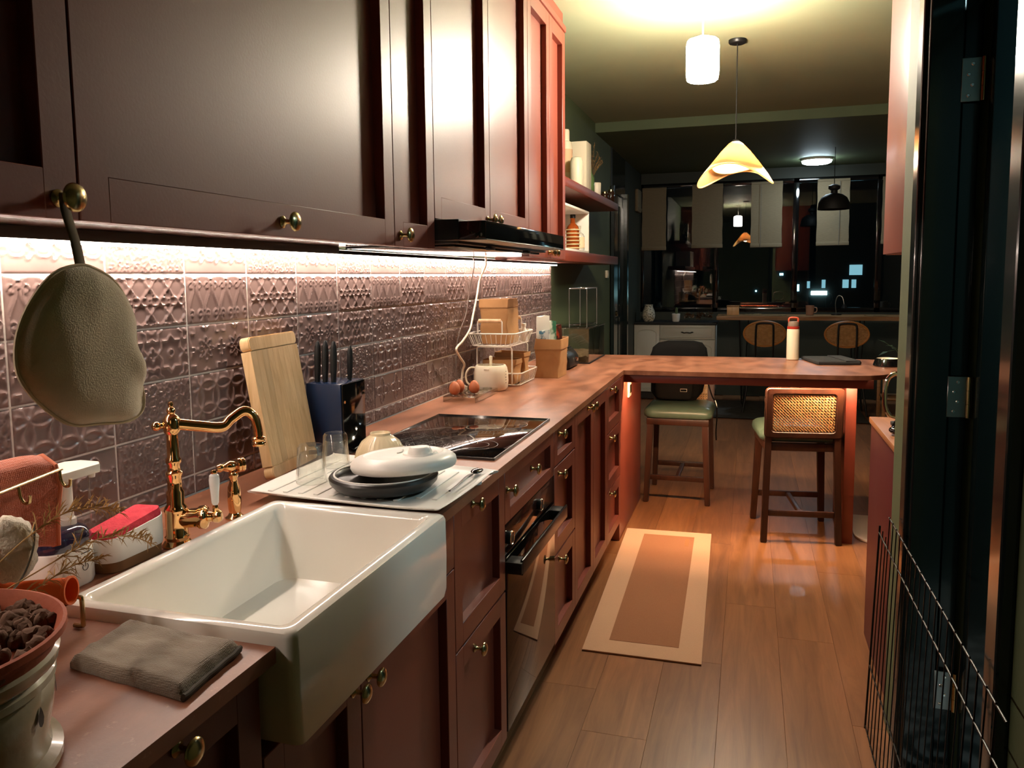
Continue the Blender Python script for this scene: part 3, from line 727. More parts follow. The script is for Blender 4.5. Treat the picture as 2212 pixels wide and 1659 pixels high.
# ---- bridge style tap
fx, fy = .203, -1.215
tap = thing('mixer_tap', 'polished gold mixer tap with an arched spout and a white lever', 'tap', (fx, fy, CT))
bm = BM(); lathe(bm, [(0, .0005), (.026, .0005), (.027, .004), (.024, .008), (.021, .012), (.022, .018), (.0195, .022), (.0195, .062), (.021, .066), (.019, .072), (.015, .078), (.0155, .10), (.0125, .104), (.0125, .128), (.0145, .131), (.0145, .136), (.011, .139),
                               (.0105, .15), (.0135, .154), (.0135, .16), (.0105, .164), (.010, .205), (.0135, .209), (.0155, .216), (.0155, .232), (.011, .238), (.006, .242), (.008, .247), (.0065, .252), (.0035, .254), (.005, .259), (.0035, .264), (0, .265)], (fx, fy, CT), seg=28); part(tap, 'column', bm, 'gold')
sp = [(.203, -1.215, 1.0875), (.235, -1.181, 1.078), (.26, -1.152, 1.072), (.272, -1.139, 1.085), (.288, -1.122, 1.098), (.30, -1.110, 1.088), (.306, -1.106, 1.064), (.307, -1.105, 1.046)]
bm = BM(); P = catmull(sp, 7); tube(bm, P, .0095, 14, rads=[.0105 - .002 * i / len(P) for i in range(len(P))]); part(tap, 'spout', bm, 'gold')
bm = BM(); lathe(bm, [(0, 0), (.0115, 0), (.013, .002), (.013, .007), (.0115, .009), (.013, .011), (.013, .015), (.009, .018), (0, .018)], (.307, -1.105, 1.030)); part(tap, 'aerator', bm, 'gold')
bm = BM(); d = Vector((-.66, -.74, 0)); a = Vector((fx, fy, 1.085)); cyl(bm, a, a + d * .022, .005, seg=12); ball(bm, a + d * .026, .0085); part(tap, 'rear_finial', bm, 'gold')
d = Vector((.93, .36, .04)).normalized(); a = Vector((fx, fy, .912)) + d * .008
bm = BM(); lathe(bm, [(0, 0), (.017, .0), (.0175, .03), (.021, .034), (.0215, .044), (.018, .048), (.010, .05), (.009, .056), (.0115, .06), (.012, .068), (.008, .073), (0, .074)], a, d, 24); vb = part(tap, 'valve_body', bm, 'gold')
b = a + d * .062
bm = BM(); lathe(bm, [(0, .006), (.005, .008), (.0055, .018), (.0045, .022), (0, .022)], b); part(vb, 'lever_stem', bm, 'gold')
bm = BM(); lathe(bm, [(.0045, .0215), (.0065, .026), (.0075, .045), (.009, .058), (.0095, .068), (.0085, .076), (.004, .08), (0, .08)], b); part(tap, 'lever', bm, 'porcelain', 'white porcelain lever')
bm = BM(); lathe(bm, [(.0055, .0795), (.006, .082), (.0045, .086), (0, .087)], b); part(vb, 'lever_cap', bm, 'gold')

# ---- side spray
sx, sy = .203, -1.045
spr = thing('side_spray', 'polished gold side spray standing right of the tap', 'spray', (sx, sy, CT))
bm = BM(); lathe(bm, [(0, .0005), (.019, .0005), (.0195, .003), (.014, .007), (.0115, .012)], (sx, sy, CT)); part(spr, 'flange', bm, 'gold')
bm = BM(); lathe(bm, [(.0105, .008), (.0125, .02), (.0135, .04), (.012, .065), (.0085, .074), (.0075, .083), (.0095, .086), (.0095, .092), (.007, .096), (0, .097)], (sx, sy, CT)); part(spr, 'handle', bm, 'gold')
a = Vector((sx - .012, sy - .016, CT + .107)); d = Vector((.62, .78, .03)).normalized()
bm = BM(); lathe(bm, [(0, -.012), (.007, -.012), (.009, -.006), (.0065, 0), (.0095, .006), (.012, .014), (.0105, .02), (.0085, .024), (.011, .027), (.0145, .029), (.0145, .034), (.0135, .035), (.0145, .036), (.0145, .041), (.0125, .043), (0, .043)], a, d, 24); part(spr, 'head', bm, 'gold')

# ---- soap dispenser
dx, dy = .150, -1.425
sd = thing('soap_dispenser', 'white automatic soap dispenser with a smoky purple tank', 'soap dispenser', (dx, dy, CT))
R = lambda x0, x1, y0, y1, r, z: [(a, b, z) for a, b in rrect(x0, x1, y0, y1, r, 6)]
bm = BM(); loft(bm, [R(dx - .039, dx + .039, dy - .047, dy + .047, .03, CT + .0008), R(dx - .041, dx + .041, dy - .049, dy + .049, .032, CT + .006), R(dx - .041, dx + .041, dy - .049, dy + .049, .032, CT + .062), R(dx - .0395, dx + .0395, dy - .0475, dy + .0475, .031, CT + .064)]); part(sd, 'body', bm, 'white')
bm = BM(); loft(bm, [R(dx - .039, dx + .039, dy - .047, dy + .047, .031, CT + .0645), R(dx - .040, dx + .040, dy - .048, dy + .048, .031, CT + .078), R(dx - .034, dx + .034, dy - .042, dy + .042, .03, CT + .090), R(dx - .02, dx + .02, dy - .03, dy + .03, .018, CT + .096)]); part(sd, 'tank', bm, mat('smoky_purple', (66, 58, 92), .05, trans=.55, coat=.8), 'smoky purple tank')
bm = BM(); lathe(bm, [(0, .09), (.0145, .09), (.0145, .105), (.0115, .107), (.0115, .172), (0, .172)], (dx + .006, dy + .015, CT)); part(sd, 'neck', bm, 'white')
bm = BM(); cyl(bm, (dx + .035, dy + .035, CT + .093), (dx + .035, dy + .035, CT + .172), .0012, seg=8); part(sd, 'clear_tube', bm, 'frost')
bm = BM(); prism(bm, [(dx - .028, dy - .045), (dx + .030, dy - .045), (dx + .040, dy - .010), (dx + .040, dy + .055), (dx + .026, dy + .068), (dx - .010, dy + .068), (dx - .028, dy + .05)], CT + .172, CT + .187, 'xy', .003); hd = part(sd, 'head', bm, 'white')
bm = BM(); cyl(bm, (dx + .022, dy + .055, CT + .163), (dx + .022, dy + .055, CT + .173), .005, .006, 12); part(hd, 'nozzle', bm, 'white')
bm = BM(); tube(bm, [(dx + .0415, dy + .012 + .0055 * math.sin(t * PI / 9), CT + .030 + .0055 * math.cos(t * PI / 9)) for t in range(2, 17)], .0006, 5); tube(bm, [(dx + .0415, dy + .012, CT + .031), (dx + .0415, dy + .012, CT + .0375)], .0006, 5); part(sd, 'power_symbol', bm, 'rubber', 'engraved power symbol')
bm = BM(); box(bm, dx + .0405, dx + .0418, dy + .005, dy + .022, CT + .052, CT + .0535); part(sd, 'sensor_slot', bm, 'rubber')

# ---- sponge caddy and sponge
cxx, cyy = .172, -1.305
cd = thing('sponge_caddy', 'white oblong sponge caddy on a brown base next to the tap', 'caddy', (cxx, cyy, CT))
bm = BM(); loft(bm, [R(cxx - .030, cxx + .030, cyy - .064, cyy + .064, .024, CT + .0008), R(cxx - .031, cxx + .031, cyy - .066, cyy + .066, .025, CT + .018)]); part(cd, 'base', bm, mat('caddy_brown', (132, 94, 58), .6), 'brown base')
def slope_ring(o, z, k, r=.027): return [(a, b, z + k * (b - cyy + .068) / .136) for a, b in rrect(cxx - .033 + o, cxx + .033 - o, cyy - .069 + o, cyy + .069 - o, r - o, 6)]
bm = BM(); loft(bm, [slope_ring(.001, CT + .0185, 0), slope_ring(0, CT + .024, 0), slope_ring(0, CT + .058, .012), slope_ring(.0022, CT + .058, .012), slope_ring(.0022, CT + .03, 0)]); part(cd, 'tray', bm, 'white')
bm = BM()
pts = rrect(cxx - .028, cxx + .028, cyy - .062, cyy + .062, .012, 4)
loft(bm, [[(a, b, CT + .032) for a, b in pts], [(a, b, CT + .060 + .014 * (b - cyy + .062) / .124 + .003 * noise.noise((a * 40, b * 40, 1))) for a, b in pts], [(cxx + (a - cxx) * .93, cyy + (b - cyy) * .96, CT + .066 + .016 * (b - cyy + .062) / .124 + .003 * noise.noise((a * 40, b * 40, 2))) for a, b in pts]])
single('sponge', bm, mat('pink_sponge', (236, 78, 92), .9, bump=.6, bscale=260., rgb2=(220, 60, 76), nscale=60.), 'bright pink sponge lying in the white caddy', 'sponge')

# ---- folded grey cloth
bm = BM(); nx, ny = 34, 30; ctr = [(.389, -1.640), (.379, -1.530), (.566, -1.545), (.577, -1.668)]
def bil(u, v): return [ctr[0][k] * (1 - u) * (1 - v) + ctr[1][k] * (1 - u) * v + ctr[2][k] * u * v + ctr[3][k] * u * (1 - v) for k in (0, 1)]
def cloth_pt(u, v, h):
    x, y = bil(u, v); x += .004 * noise.noise((u * 4, v * 4, 3)); y += .004 * noise.noise((u * 4, v * 4, 8))
    e = min(u, 1 - u, v, 1 - v); rnd = min(1., (e / .05)) ** .5
    return (x, y, CT + .0012 + h * (.35 + .65 * rnd) + .004 * h / .022 * (noise.noise((u * 3.2 + v, v * 5, 0)) + .4 * noise.noise((u * 9, v * 9, 5))))
top = [[bm.verts.new(cloth_pt(i / nx, j / ny, .018)) for j in range(ny + 1)] for i in range(nx + 1)]
bot = [[bm.verts.new((v.co.x, v.co.y, CT + .0008)) for v in r] for r in top]
for i in range(nx):
    for j in range(ny):
        bm.faces.new((top[i][j], top[i + 1][j], top[i + 1][j + 1], top[i][j + 1])); bm.faces.new((bot[i][j], bot[i][j + 1], bot[i + 1][j + 1], bot[i + 1][j]))
for i in range(nx):
    for j in (0, ny): bm.faces.new((top[i][j], top[i + 1][j], bot[i + 1][j], bot[i][j]))
for j in range(ny):
    for i in (0, nx): bm.faces.new((top[i][j], top[i][j + 1], bot[i][j + 1], bot[i][j]))
def waffle_mat(name, rgb, rgb2, s=420., st=.9):
    m = mat(name, rgb, .95, sheen=.4, rgb2=rgb2, nscale=14.); nt = m.node_tree; N = nt.nodes; L = nt.links
    tc = N.new('ShaderNodeTexCoord'); w1 = N.new('ShaderNodeTexVoronoi'); w1.inputs['Scale'].default_value = s; w1.inputs['Randomness'].default_value = .25
    L.new(tc.outputs['Object'], w1.inputs['Vector']); b = N.new('ShaderNodeBump'); b.inputs['Strength'].default_value = st; b.inputs['Distance'].default_value = .0018
    L.new(w1.outputs['Distance'], b.inputs['Height']); b.invert = True; L.new(b.outputs['Normal'], N['Principled BSDF'].inputs['Normal']); return m
MT['greycloth'] = waffle_mat('grey_waffle', (150, 136, 118), (132, 119, 102)); MT['salmon'] = waffle_mat('salmon_waffle', (206, 112, 82), (190, 98, 70), 380.)
gc = thing('dish_cloth', 'folded grey waffle dish cloth lying on the worktop before the sink', 'cloth', (.48, -1.59, CT))
part(gc, 'folded_cloth', bm, 'greycloth', smooth=60)
bm = BM()
for h, off in ((.005, .002), (.013, .003)):
    P = [Vector(cloth_pt(1.0, j / 12, h)) + Vector((off, 0, .0005)) for j in range(13)]; tube(bm, P, .0032, 8)
part(gc, 'hem', bm, mat('grey_hem', (78, 72, 64), .9))

# ---- potted plant: glazed cover pot, terracotta pot, clay pebbles
px_, py_ = .437, -1.862
pp = thing('plant_pot', 'terracotta plant pot filled with clay pebbles in a glazed grey-white cover pot', 'plant pot', (px_, py_, CT))
def relief(a, h): return 1 + (.012 * math.sin(24 * a) if .035 < h < .085 else 0)
bm = BM(); lathe(bm, [(0, .001), (.112, .001), (.120, .005), (.120, .012), (.110, .016), (.108, .028), (.113, .05), (.116, .078), (.1135, .086), (.118, .09), (.118, .097), (.1145, .1), (.121, .106), (.123, .116), (.119, .119), (.112, .112), (.108, .10), (0, .10)], (px_, py_, CT), seg=48); part(pp, 'cover_pot', bm, mat('crackle_glaze', (176, 168, 146), .25, coat=.5, rgb2=(150, 140, 116), nscale=12., bump=.1, bscale=90.), 'glazed grey-white cover pot')
bm = BM()
for k in range(10):
    a = 2 * PI * k / 10 - .3; c_, s_ = math.cos(a), math.sin(a)
    P = Vector((px_ + .1155 * c_, py_ + .1155 * s_, CT + .062)); u = Vector((-s_, c_, 0)); nrm = Vector((c_, s_, 0))
    q = [P + nrm * .001 + u * (.005 * math.cos(t * PI / 4)) + Vector((0, 0, .008 * math.sin(t * PI / 4) + (.005 if t == 2 else 0))) for t in range(8)]
    bm.faces.new([bm.verts.new(v) for v in q]); 
bmesh.ops.solidify(bm, geom=bm.faces[:], thickness=.0015); lf = part(pp, 'leaf_relief', bm, mat('leaf_glaze', (38, 38, 28), .3)); lf['kind'] = 'stuff'
bm = BM(); lathe(bm, [(.100, .102), (.116, .108), (.121, .125), (.1255, .130), (.1305, .135), (.1305, .142), (.127, .143), (.123, .138), (.116, .122), (0, .118)], (px_, py_, CT), seg=48); part(pp, 'inner_pot', bm, 'terracotta', 'terracotta inner pot')
bm = BM(); random.seed(3)
for k in range(230):
    r = .117 * math.sqrt(random.random()); a = random.random() * 2 * PI; s = random.uniform(.007, .012)
    q = bmesh.ops.create_icosphere(bm, subdivisions=2, radius=s * .9)
    for v in q['verts']: v.co = v.co * (1 + .12 * noise.noise(v.co * 90 + Vector((k, 0, 0)))) + Vector((px_ + r * math.cos(a), py_ + r * math.sin(a), CT + .126 + random.uniform(0, .004) + (.004 if k > 110 else 0)))
pb_ = part(pp, 'clay_pebbles', bm, mat('clay_pebble', (104, 72, 52), .9, bump=.3, bscale=300.)); pb_['kind'] = 'stuff'

# ---- brass rail with hooks, salmon towel
rail = thing('towel_rail', 'flat brass rail on posts with small hooks behind the plant pot', 'rail', (.27, -1.64, CT))
bm = BM(); A = Vector((.27, -1.523, 1.081)); B0 = Vector((.272, -1.76, 1.060)); dv = (B0 - A).normalized()
tube(bm, [A, A.lerp(B0, .5), B0], .0062, 6, flat=.35); part(rail, 'bar', bm, 'brass')
for t in (.72, .97):
    q = A.lerp(B0, t); bm = BM(); cyl(bm, (q.x, q.y, CT + .0008), (q.x, q.y, q.z - .002), .0035, seg=10); part(rail, 'post', bm, 'brass')
for t in (.02, .30):
    q = A.lerp(B0, t); bm = BM(); tube(bm, catmull([(q.x + .004, q.y, q.z), (q.x + .006, q.y, q.z - .014), (q.x + .010, q.y + .002, q.z - .022), (q.x + .017, q.y + .003, q.z - .021), (q.x + .019, q.y + .003, q.z - .012)], 5), .0022, 8); part(rail, 'hook', bm, 'brass')
bm = BM()
sec = [(.10, .95), (.098, 1.0), (.100, 1.045), (.115, 1.075), (.14, 1.082), (.162, 1.07), (.168, 1.04), (.160, 1.0), (.158, .955), (.151, .952), (.152, 1.0), (.158, 1.035), (.154, 1.06), (.138, 1.069), (.12, 1.062), (.109, 1.04), (.106, 1.0), (.107, .95)]
rr_ = []
for j in range(22):
    y = -1.83 + j * .0150; rr_.append([(a + .088 + .006 * noise.noise((a * 10, y * 14, 0)) + .02 * max(0, (j - 17) / 4.) * .2, y, b + .024 - .012 * max(0, (j - 16) / 5.) ** 2 + .004 * noise.noise((y * 20, b * 8, 4))) for a, b in sec])
loft(bm, rr_); tw = thing('towel', 'salmon waffle towel bunched up behind the brass rail', 'towel', (.22, -1.64, .97))
part(tw, 'folded_towel', bm, 'salmon', smooth=70)
bm = BM(); tube(bm, [Vector(p) + Vector((0, .001, 0)) for p in rr_[-1]], .0035, 8, True); part(tw, 'hem', bm, mat('salmon_hem', (214, 128, 98), .9))

# ---- bent brass stand with an orange tube on it
st = thing('tube_stand', 'small bent brass stand beside the sink holding an orange tube', 'stand', (.28, -1.58, CT))
for y in (-1.5445,):
    bm = BM(); tube(bm, catmull([(.30, y, CT + .004), (.314, y, CT + .0045), (.3155, y, CT + .009), (.3155, y, CT + .04), (.312, y, CT + .0455), (.30, y - .006, CT + .046)], 4), .0032, 8); part(st, 'leg', bm, 'brass')
bm = BM(); tube(bm, [(.306, -1.548, CT + .042), (.300, -1.60, CT + .038), (.298, -1.66, CT + .036)], .005, 6, flat=.4); part(st, 'crossbar', bm, 'brass')
bm = BM(); tube(bm, [(.299, -1.655, CT + .035), (.2995, -1.657, CT + .004)], .0032, 8); part(st, 'leg', bm, 'brass')
a = Vector((.17, -1.605, .915)); b = Vector((.3145, -1.559, .9245)); d = (b - a).normalized(); L_ = (b - a).length
bm = BM(); lathe(bm, [(0, 0), (.014, 0), (.0165, .004), (.0175, L_ - .006), (.0195, L_ - .004), (.0195, L_), (.0165, L_), (.0155, L_ - .03), (0, L_ - .03)], a, d, 28)
single('silicone_tube', bm, mat('orange_silicone', (232, 110, 46), .55, emis=(1., .25, .04), estr=0.), 'orange hollow tube resting on the bent brass stand', 'tube')

# ---- fluffy dried flower head and dried fern standing in the pot
ff = thing('dried_flower', 'fluffy off-white dried flower head on a thin dark stem above the plant pot', 'flower', (.36, -1.72, CT + .13))
bm = BM(); ball(bm, (.302, -1.636, 1.006), .032, (1, .95, 1.3), 28, 20)
for v in bm.verts: v.co += (v.co - Vector((.302, -1.636, 1.006))).normalized() * (.006 * noise.noise(v.co * 60) + .003 * noise.noise(v.co * 160))
part(ff, 'flower_head', bm, mat('cotton_white', (226, 218, 200), .95, bump=.8, bscale=240., sheen=.5, rgb2=(206, 194, 172), nscale=30.), smooth=80)
bm = BM(); tube(bm, catmull([(.40, -1.82, CT + .125), (.39, -1.75, .98), (.345, -1.665, .978), (.338, -1.635, 1.01), (.328, -1.622, 1.04)], 6), .0013, 6); part(ff, 'stem', bm, mat('dark_stem', (64, 58, 40), .7))
fern = thing('dried_fern', 'wispy dried tan fern fronds spreading from the plant pot over the soap dispenser', 'fern', (.40, -1.80, CT + .13))
random.seed(11)
MT['fern'] = mat('dried_fern', (176, 140, 86), .85)
for path in ([(.40, -1.80, .99), (.375, -1.70, 1.03), (.35, -1.60, 1.045), (.34, -1.53, 1.032), (.335, -1.49, 1.015)],
             [(.40, -1.80, .99), (.39, -1.69, 1.0), (.375, -1.58, 1.005), (.36, -1.50, .985), (.35, -1.445, .955)],
             [(.40, -1.80, .99), (.40, -1.71, .985), (.40, -1.64, .995), (.39, -1.585, .985)]):
    P = catmull(path, 8); bm = BM(); tube(bm, P, .0009, 5)
    sm = part(fern, 'stem', bm, 'fern'); bm = BM()
    for i in range(len(P) // 3, len(P)):
        for q in range(4):
            L1 = random.uniform(.012, .034) * (1.15 - .6 * i / len(P)); dr = Vector((random.uniform(-.5, .7), random.uniform(.1, 1), random.uniform(-.9, .9))).normalized()
            a = P[i]; m_ = a + dr * L1 * .6 + Vector((0, 0, .002)); e = a + dr * L1 + Vector((0, 0, -.002)); s = Vector((dr.z, .2, -dr.x)).normalized() * .0006
            v = [bm.verts.new(k) for k in (a - s, m_ - s * 1.6, e, m_ + s * 1.6, a + s)]; bm.faces.new(v)
            for g in range(3):
                f0 = a.lerp(m_, .4 + .3 * g); d2 = (dr + Vector((random.uniform(-.8, .8),) * 3)).normalized() * L1 * .35
                bm.faces.new([bm.verts.new(k) for k in (f0 - s * .7, f0 + d2, f0 + s * .7)])
    lv = part(fern, 'leaflets', bm, 'fern', smooth=0); lv['kind'] = 'stuff'

# ================================================================== ON THE WORKTOP, BEYOND THE SINK
# ---- bamboo chopping board leaning on the tiles
cb = thing('chopping_board', 'pale bamboo chopping board leaning upright against the tiles', 'chopping board', (.09, -.68, CT))
n0 = Vector((.1, -.785, CT + .001)); lean = Vector((-.066, .012, .337)).normalized(); wid = Vector((-.02, .235, .0)).normalized(); thk = wid.cross(lean).normalized()
if thk.x < 0: thk = -thk
def board(u0, u1, v0, v1, t0, t1, r=.012):
    bm = BM(); poly2 = rrect(u0, u1, v0, v1, r, 4)
    A = [bm.verts.new(n0 + wid * a + lean * b + thk * t0) for a, b in poly2]; B_ = [bm.verts.new(n0 + wid * a + lean * b + thk * t1) for a, b in poly2]
    f0 = bm.faces.new(A); f1 = bm.faces.new(B_[::-1]); n = len(A)
    for k in range(n): bm.faces.new((A[k], B_[k], B_[(k + 1) % n], A[(k + 1) % n]))
    bmesh.ops.bevel(bm, geom=list(f0.edges) + list(f1.edges), offset=(.002 if r > .005 else .0003), segments=2, affect='EDGES'); return bm
LB = .345
part(cb, 'end_strip', board(0, .236, LB - .034, LB, 0, .026), 'bamboo'); part(cb, 'end_strip', board(0, .236, 0.004, .034, 0, .026), 'bamboo')
random.seed(5)
for k in range(9):
    part(cb, 'strip', board(.0 + k * .0262, .0262 * (k + 1), .0345, LB - .0345, 0, .0258, .001), 'bamboo')

# ---- knife block with four knives
kx0, kx1, ky0, ky1, kz = .045, .150, -.500, -.365, 1.062
kb = thing('knife_block', 'dark blue and black knife block by the tiles', 'knife block', (.1, -.43, CT))
bm = BM(); box(bm, kx0, kx1, ky0, ky1, CT + .001, kz, .003); part(kb, 'body', bm, mat('navy_lacquer', (30, 46, 74), .2, coat=.4), 'navy body')
bm = BM(); box(bm, kx1 + .0005, kx1 + .004, ky0 + .004, ky1 - .002, CT + .004, kz - .002, .001); part(kb, 'side_panel', bm, 'blackgloss', 'black glossy side panel')
bm = BM(); cyl(bm, (kx1 + .0038, ky0 + .012, kz - .05), (kx1 + .006, ky0 + .012, kz - .05), .004, seg=12); cyl(bm, (kx1 + .0038, ky1 - .012, kz - .04), (kx1 + .006, ky1 - .012, kz - .04), .004, seg=12); part(kb, 'stud', bm, 'chrome')['kind'] = 'stuff'
knife_rows = [(.062, -.465, .112, 'first black-handled knife in the block, nearest the chopping board'), (.084, -.463, .114, 'second black-handled knife from the chopping board in the block'),
              (.108, -.46, .112, 'third black-handled knife from the chopping board in the block'), (.128, -.405, .096, 'smallest black-handled knife in the block, standing apart')]
for x, y, h, lab in knife_rows:
    kn = thing('kitchen_knife', lab, 'knife', (x, y, kz)); s_ = h / .112
    bm = BM(); rg = []
    for f, wx, wy in ((0, .0065, .0085), (.08, .007, .009), (.3, .0085, .0105), (.62, .009, .0115), (.86, .0075, .0098), (.97, .004, .0055), (1., .001, .0015)):
        rg.append([(x + wx * s_ * math.cos(a * PI / 8) + .004 * f, y + wy * s_ * math.sin(a * PI / 8), kz + .0008 + h * f) for a in range(16)])
    loft(bm, rg); part(kn, 'handle', bm, 'blackmatte')

# ---- white draining tray
tr = thing('draining_tray', 'white ridged draining tray reaching over the sink rim', 'tray', (.39, -.80, CT + .018))
tp = [(.165, -.915), (.19, -.945), (.40, -.966), (.52, -.973), (.60, -.968), (.618, -.95), (.625, -.80), (.622, -.665), (.60, -.63), (.20, -.575), (.165, -.60)]
ctr_ = Vector((.395, -.79, 0))
P = catmull([(a, b, 0) for a, b in tp], 4, True)
def tring(k, z): return [(ctr_.x + (p.x - ctr_.x) * k, ctr_.y + (p.y - ctr_.y) * k, z) for p in P]
bm = BM(); loft(bm, [tring(.93, CT + .0195), tring(.99, CT + .0245), tring(1.0, CT + .0275), tring(.985, CT + .029), tring(.95, CT + .027), tring(.90, CT + .0235)]); part(tr, 'pan', bm, 'white')
bm = BM(); 
for k in range(11):
    x = .20 + k * .037; box(bm, x, x + .012, -.925 + (.03 if k > 8 else 0), -.66 + (.05 - .006 * k), CT + .0232, CT + .0262, .001, 1)
part(tr, 'ridges', bm, 'white')['kind'] = 'stuff'
for x, y in ((.21, -.63), (.59, -.67), (.40, -.655)):
    bm = BM(); lathe(bm, [(0, 0), (.012, 0), (.012, .0192), (0, .0192)], (x, y, CT + .0005), seg=14); part(tr, 'foot', bm, 'white')
TZ = CT + .0266

def tumbler(x, y, r0, r1, h, lab):
    bm = BM()   # upside down: mouth on the tray, thick base on top
    lathe(bm, [(0, h - .001), (r1 - .004, h), (r1, h - .006), (r0 + .0004, .002), (r0, 0), (r0 - .0022, 0), (r0 - .0026, .002), (r1 - .0035, h - .022), (r1 - .006, h - .018), (0, h - .018)], (x, y, TZ), seg=36)
    single('drinking_glass', bm, 'glass', lab, 'glass')
tumbler(.257, -.838, .0345, .0295, .085, 'upturned drinking glass on the draining tray beside the sink edge')
tumbler(.235, -.688, .033, .0285, .082, 'upturned drinking glass on the draining tray next to the ribbed bowl')

bm = BM(); cb_ = (.30, -.575, TZ)
lathe(bm, [(.062, 0), (.063, .003), (.058, .02), (.046, .042), (.030, .056), (.026, .058), (.026, .064), (.022, .064), (.020, .059), (0, .058)], cb_, seg=96, wob=lambda a, h: 1 + (.055 * abs(math.sin(14 * a)) if .002 < h < .05 else 0))
lathe(bm, [(0, .054), (.027, .051), (.043, .038), (.055, .018), (.0595, .002), (.0605, 0)], cb_, seg=96)
bmesh.ops.bridge_loops(bm, edges=[e for e in bm.edges if e.is_boundary])
single('ribbed_bowl', bm, mat('cream_glaze', (224, 204, 168), .15, coat=.5), 'upturned cream ribbed bowl on the draining tray', 'bowl', smooth=60)

pn = thing('frying_pan', 'black round pan lying under the white lid on the draining tray', 'pan', (.45, -.855, TZ))
pc = (.437, -.842, TZ)
bm = BM(); lathe(bm, [(0, .0005), (.085, .0005), (.105, .006), (.116, .018), (.118, .028), (.114, .033), (.108, .034), (.104, .031), (.10, .022), (.085, .017), (0, .017)], pc, seg=48); part(pn, 'body', bm, mat('black_nonstick', (40, 38, 36), .32))
bm = BM(); tube(bm, [(pc[0] + .106 * math.cos(2 * PI * k / 48), pc[1] + .106 * math.sin(2 * PI * k / 48), pc[2] + .034) for k in range(48)], .002, 6, True); part(pn, 'rim', bm, 'white', 'pale rim')
ld = thing('domed_cover', 'large white domed lid with a flat knob resting tilted on the black pan', 'lid', (.47, -.80, TZ + .036))
tl = Vector((-.06, .03, 1)).normalized(); lc = Vector((.468, -.803, TZ + .0365))
bm = BM(); lathe(bm, [(.104, .0), (.1135, .003), (.117, .010), (.115, .020), (.106, .028), (.092, .032), (.088, .0335), (.085, .0315), (.06, .034), (.03, .035), (0, .035)], lc, tl, 56)
lathe(bm, [(0, .029), (.085, .027), (.104, .020), (.109, .010), (.106, .002), (.104, 0)], lc, tl, 56); bmesh.ops.remove_doubles(bm, verts=bm.verts, dist=.0001); part(ld, 'dome', bm, 'white')
kc = lc + tl * .033 + Vector((.045, -.012, .004))
bm = BM(); lathe(bm, [(.040, -.003), (.036, .003), (.027, .001), (.026, .006), (.0225, .0135), (.020, .015), (.012, .013), (0, .0125)], kc, tl, 36); part(ld, 'knob', bm, 'white')
bm = BM(); tube(bm, catmull([lc + tl * .0362 + Vector((-.005 + .0 * t, -.02 + t * .012, 0)) + Vector((.004 * math.sin(t * 1.4), 0, 0)) for t in range(4)], 5), .0018, 6); part(ld, 'emblem', bm, mat('lid_mark', (196, 190, 180), .4), 'small raised mark')

sp_ = thing('spoon', 'dark metal spoon lying at the edge of the draining tray', 'spoon', (.585, -.70, TZ))
bm = BM(); ball(bm, (.592, -.672, TZ + .006), .018, (.75, 1.3, .28), 18, 10); part(sp_, 'bowl', bm, mat('dark_steel', (70, 66, 62), .15, .9))
bm = BM(); tube(bm, catmull([(.590, -.692, TZ + .005), (.588, -.73, TZ + .007), (.590, -.80, TZ + .004), (.592, -.85, TZ + .005)], 5), .0028, 8, flat=.5); part(sp_, 'handle', bm, 'black')

# ---- egg tray and eggs
et = thing('egg_tray', 'clear acrylic egg tray on the worktop beside the hob', 'tray', (.13, .60, CT))
bm = BM(); box(bm, .062, .196, .465, .745, CT + .020, CT + .023, .001); part(et, 'plate', bm, 'frost')
for x in (.062, .193):
    bm = BM(); box(bm, x, x + .003, .465, .745, CT + .0006, CT + .0198, .0005); part(et, 'side', bm, 'frost')
bm = BM()
for i in range(2):
    for j in range(5): tube(bm, [(.098 + i * .062 + .019 * math.cos(2 * PI * k / 20), .497 + j * .055 + .019 * math.sin(2 * PI * k / 20), CT + .024) for k in range(20)], .0012, 5, True)
part(et, 'cup_rings', bm, 'frost')['kind'] = 'stuff'
def egg(x, y, s, lab):
    bm = BM(); ball(bm, (0, 0, 0), 1., (1, 1, 1), 24, 16)
    for v in bm.verts:
        z = v.co.z; k = 1 - .16 * z; v.co = Vector((x + v.co.x * .0215 * k * s, y + v.co.y * .0215 * k * s, CT + .0508 + z * .0272 * s))
    single('egg', bm, mat('brown_egg', (190, 112, 72), .5, rgb2=(178, 98, 60), nscale=40.), lab, 'egg', 'brown eggs on the clear tray', smooth=80)
egg(.098, .497, 1., 'brown egg in the clear tray, nearest the hob'); egg(.098, .552, .98, 'brown egg in the clear tray, close behind another egg by the tiles'); egg(.160, .552, .97, 'brown egg in the clear tray beside the cream kettle')

# ---- small cream cooker/kettle and its cable
kt = thing('milk_pot', 'small cream electric pot with a wire handle by the tiles', 'kettle', (.142, .825, CT))
kc = (.142, .822, CT)
bm = BM(); lathe(bm, [(0, .001), (.064, .001), (.068, .006), (.072, .014), (.0745, .04), (.0735, .075), (.069, .098), (.063, .108), (.059, .1085), (.058, .104), (.06, .09), (0, .086)], kc, seg=44); part(kt, 'body', bm, 'cream')
bm = BM(); lathe(bm, [(.0575, .1055), (.055, .109), (.03, .112), (0, .1125)], kc, seg=36); part(kt, 'glass_lid', bm, 'glass')
bm = BM(); lathe(bm, [(0, .112), (.006, .1125), (.0055, .125), (.0075, .136), (.0068, .145), (0, .147)], kc, seg=16); part(kt, 'lid_knob', bm, 'cream')
bm = BM(); tube(bm, catmull([(.085, .776, CT + .100), (.066, .765, CT + .098), (.053, .757, CT + .075), (.055, .760, CT + .04), (.075, .77, CT + .022)], 6), .0042, 10); part(kt, 'handle', bm, 'cream')
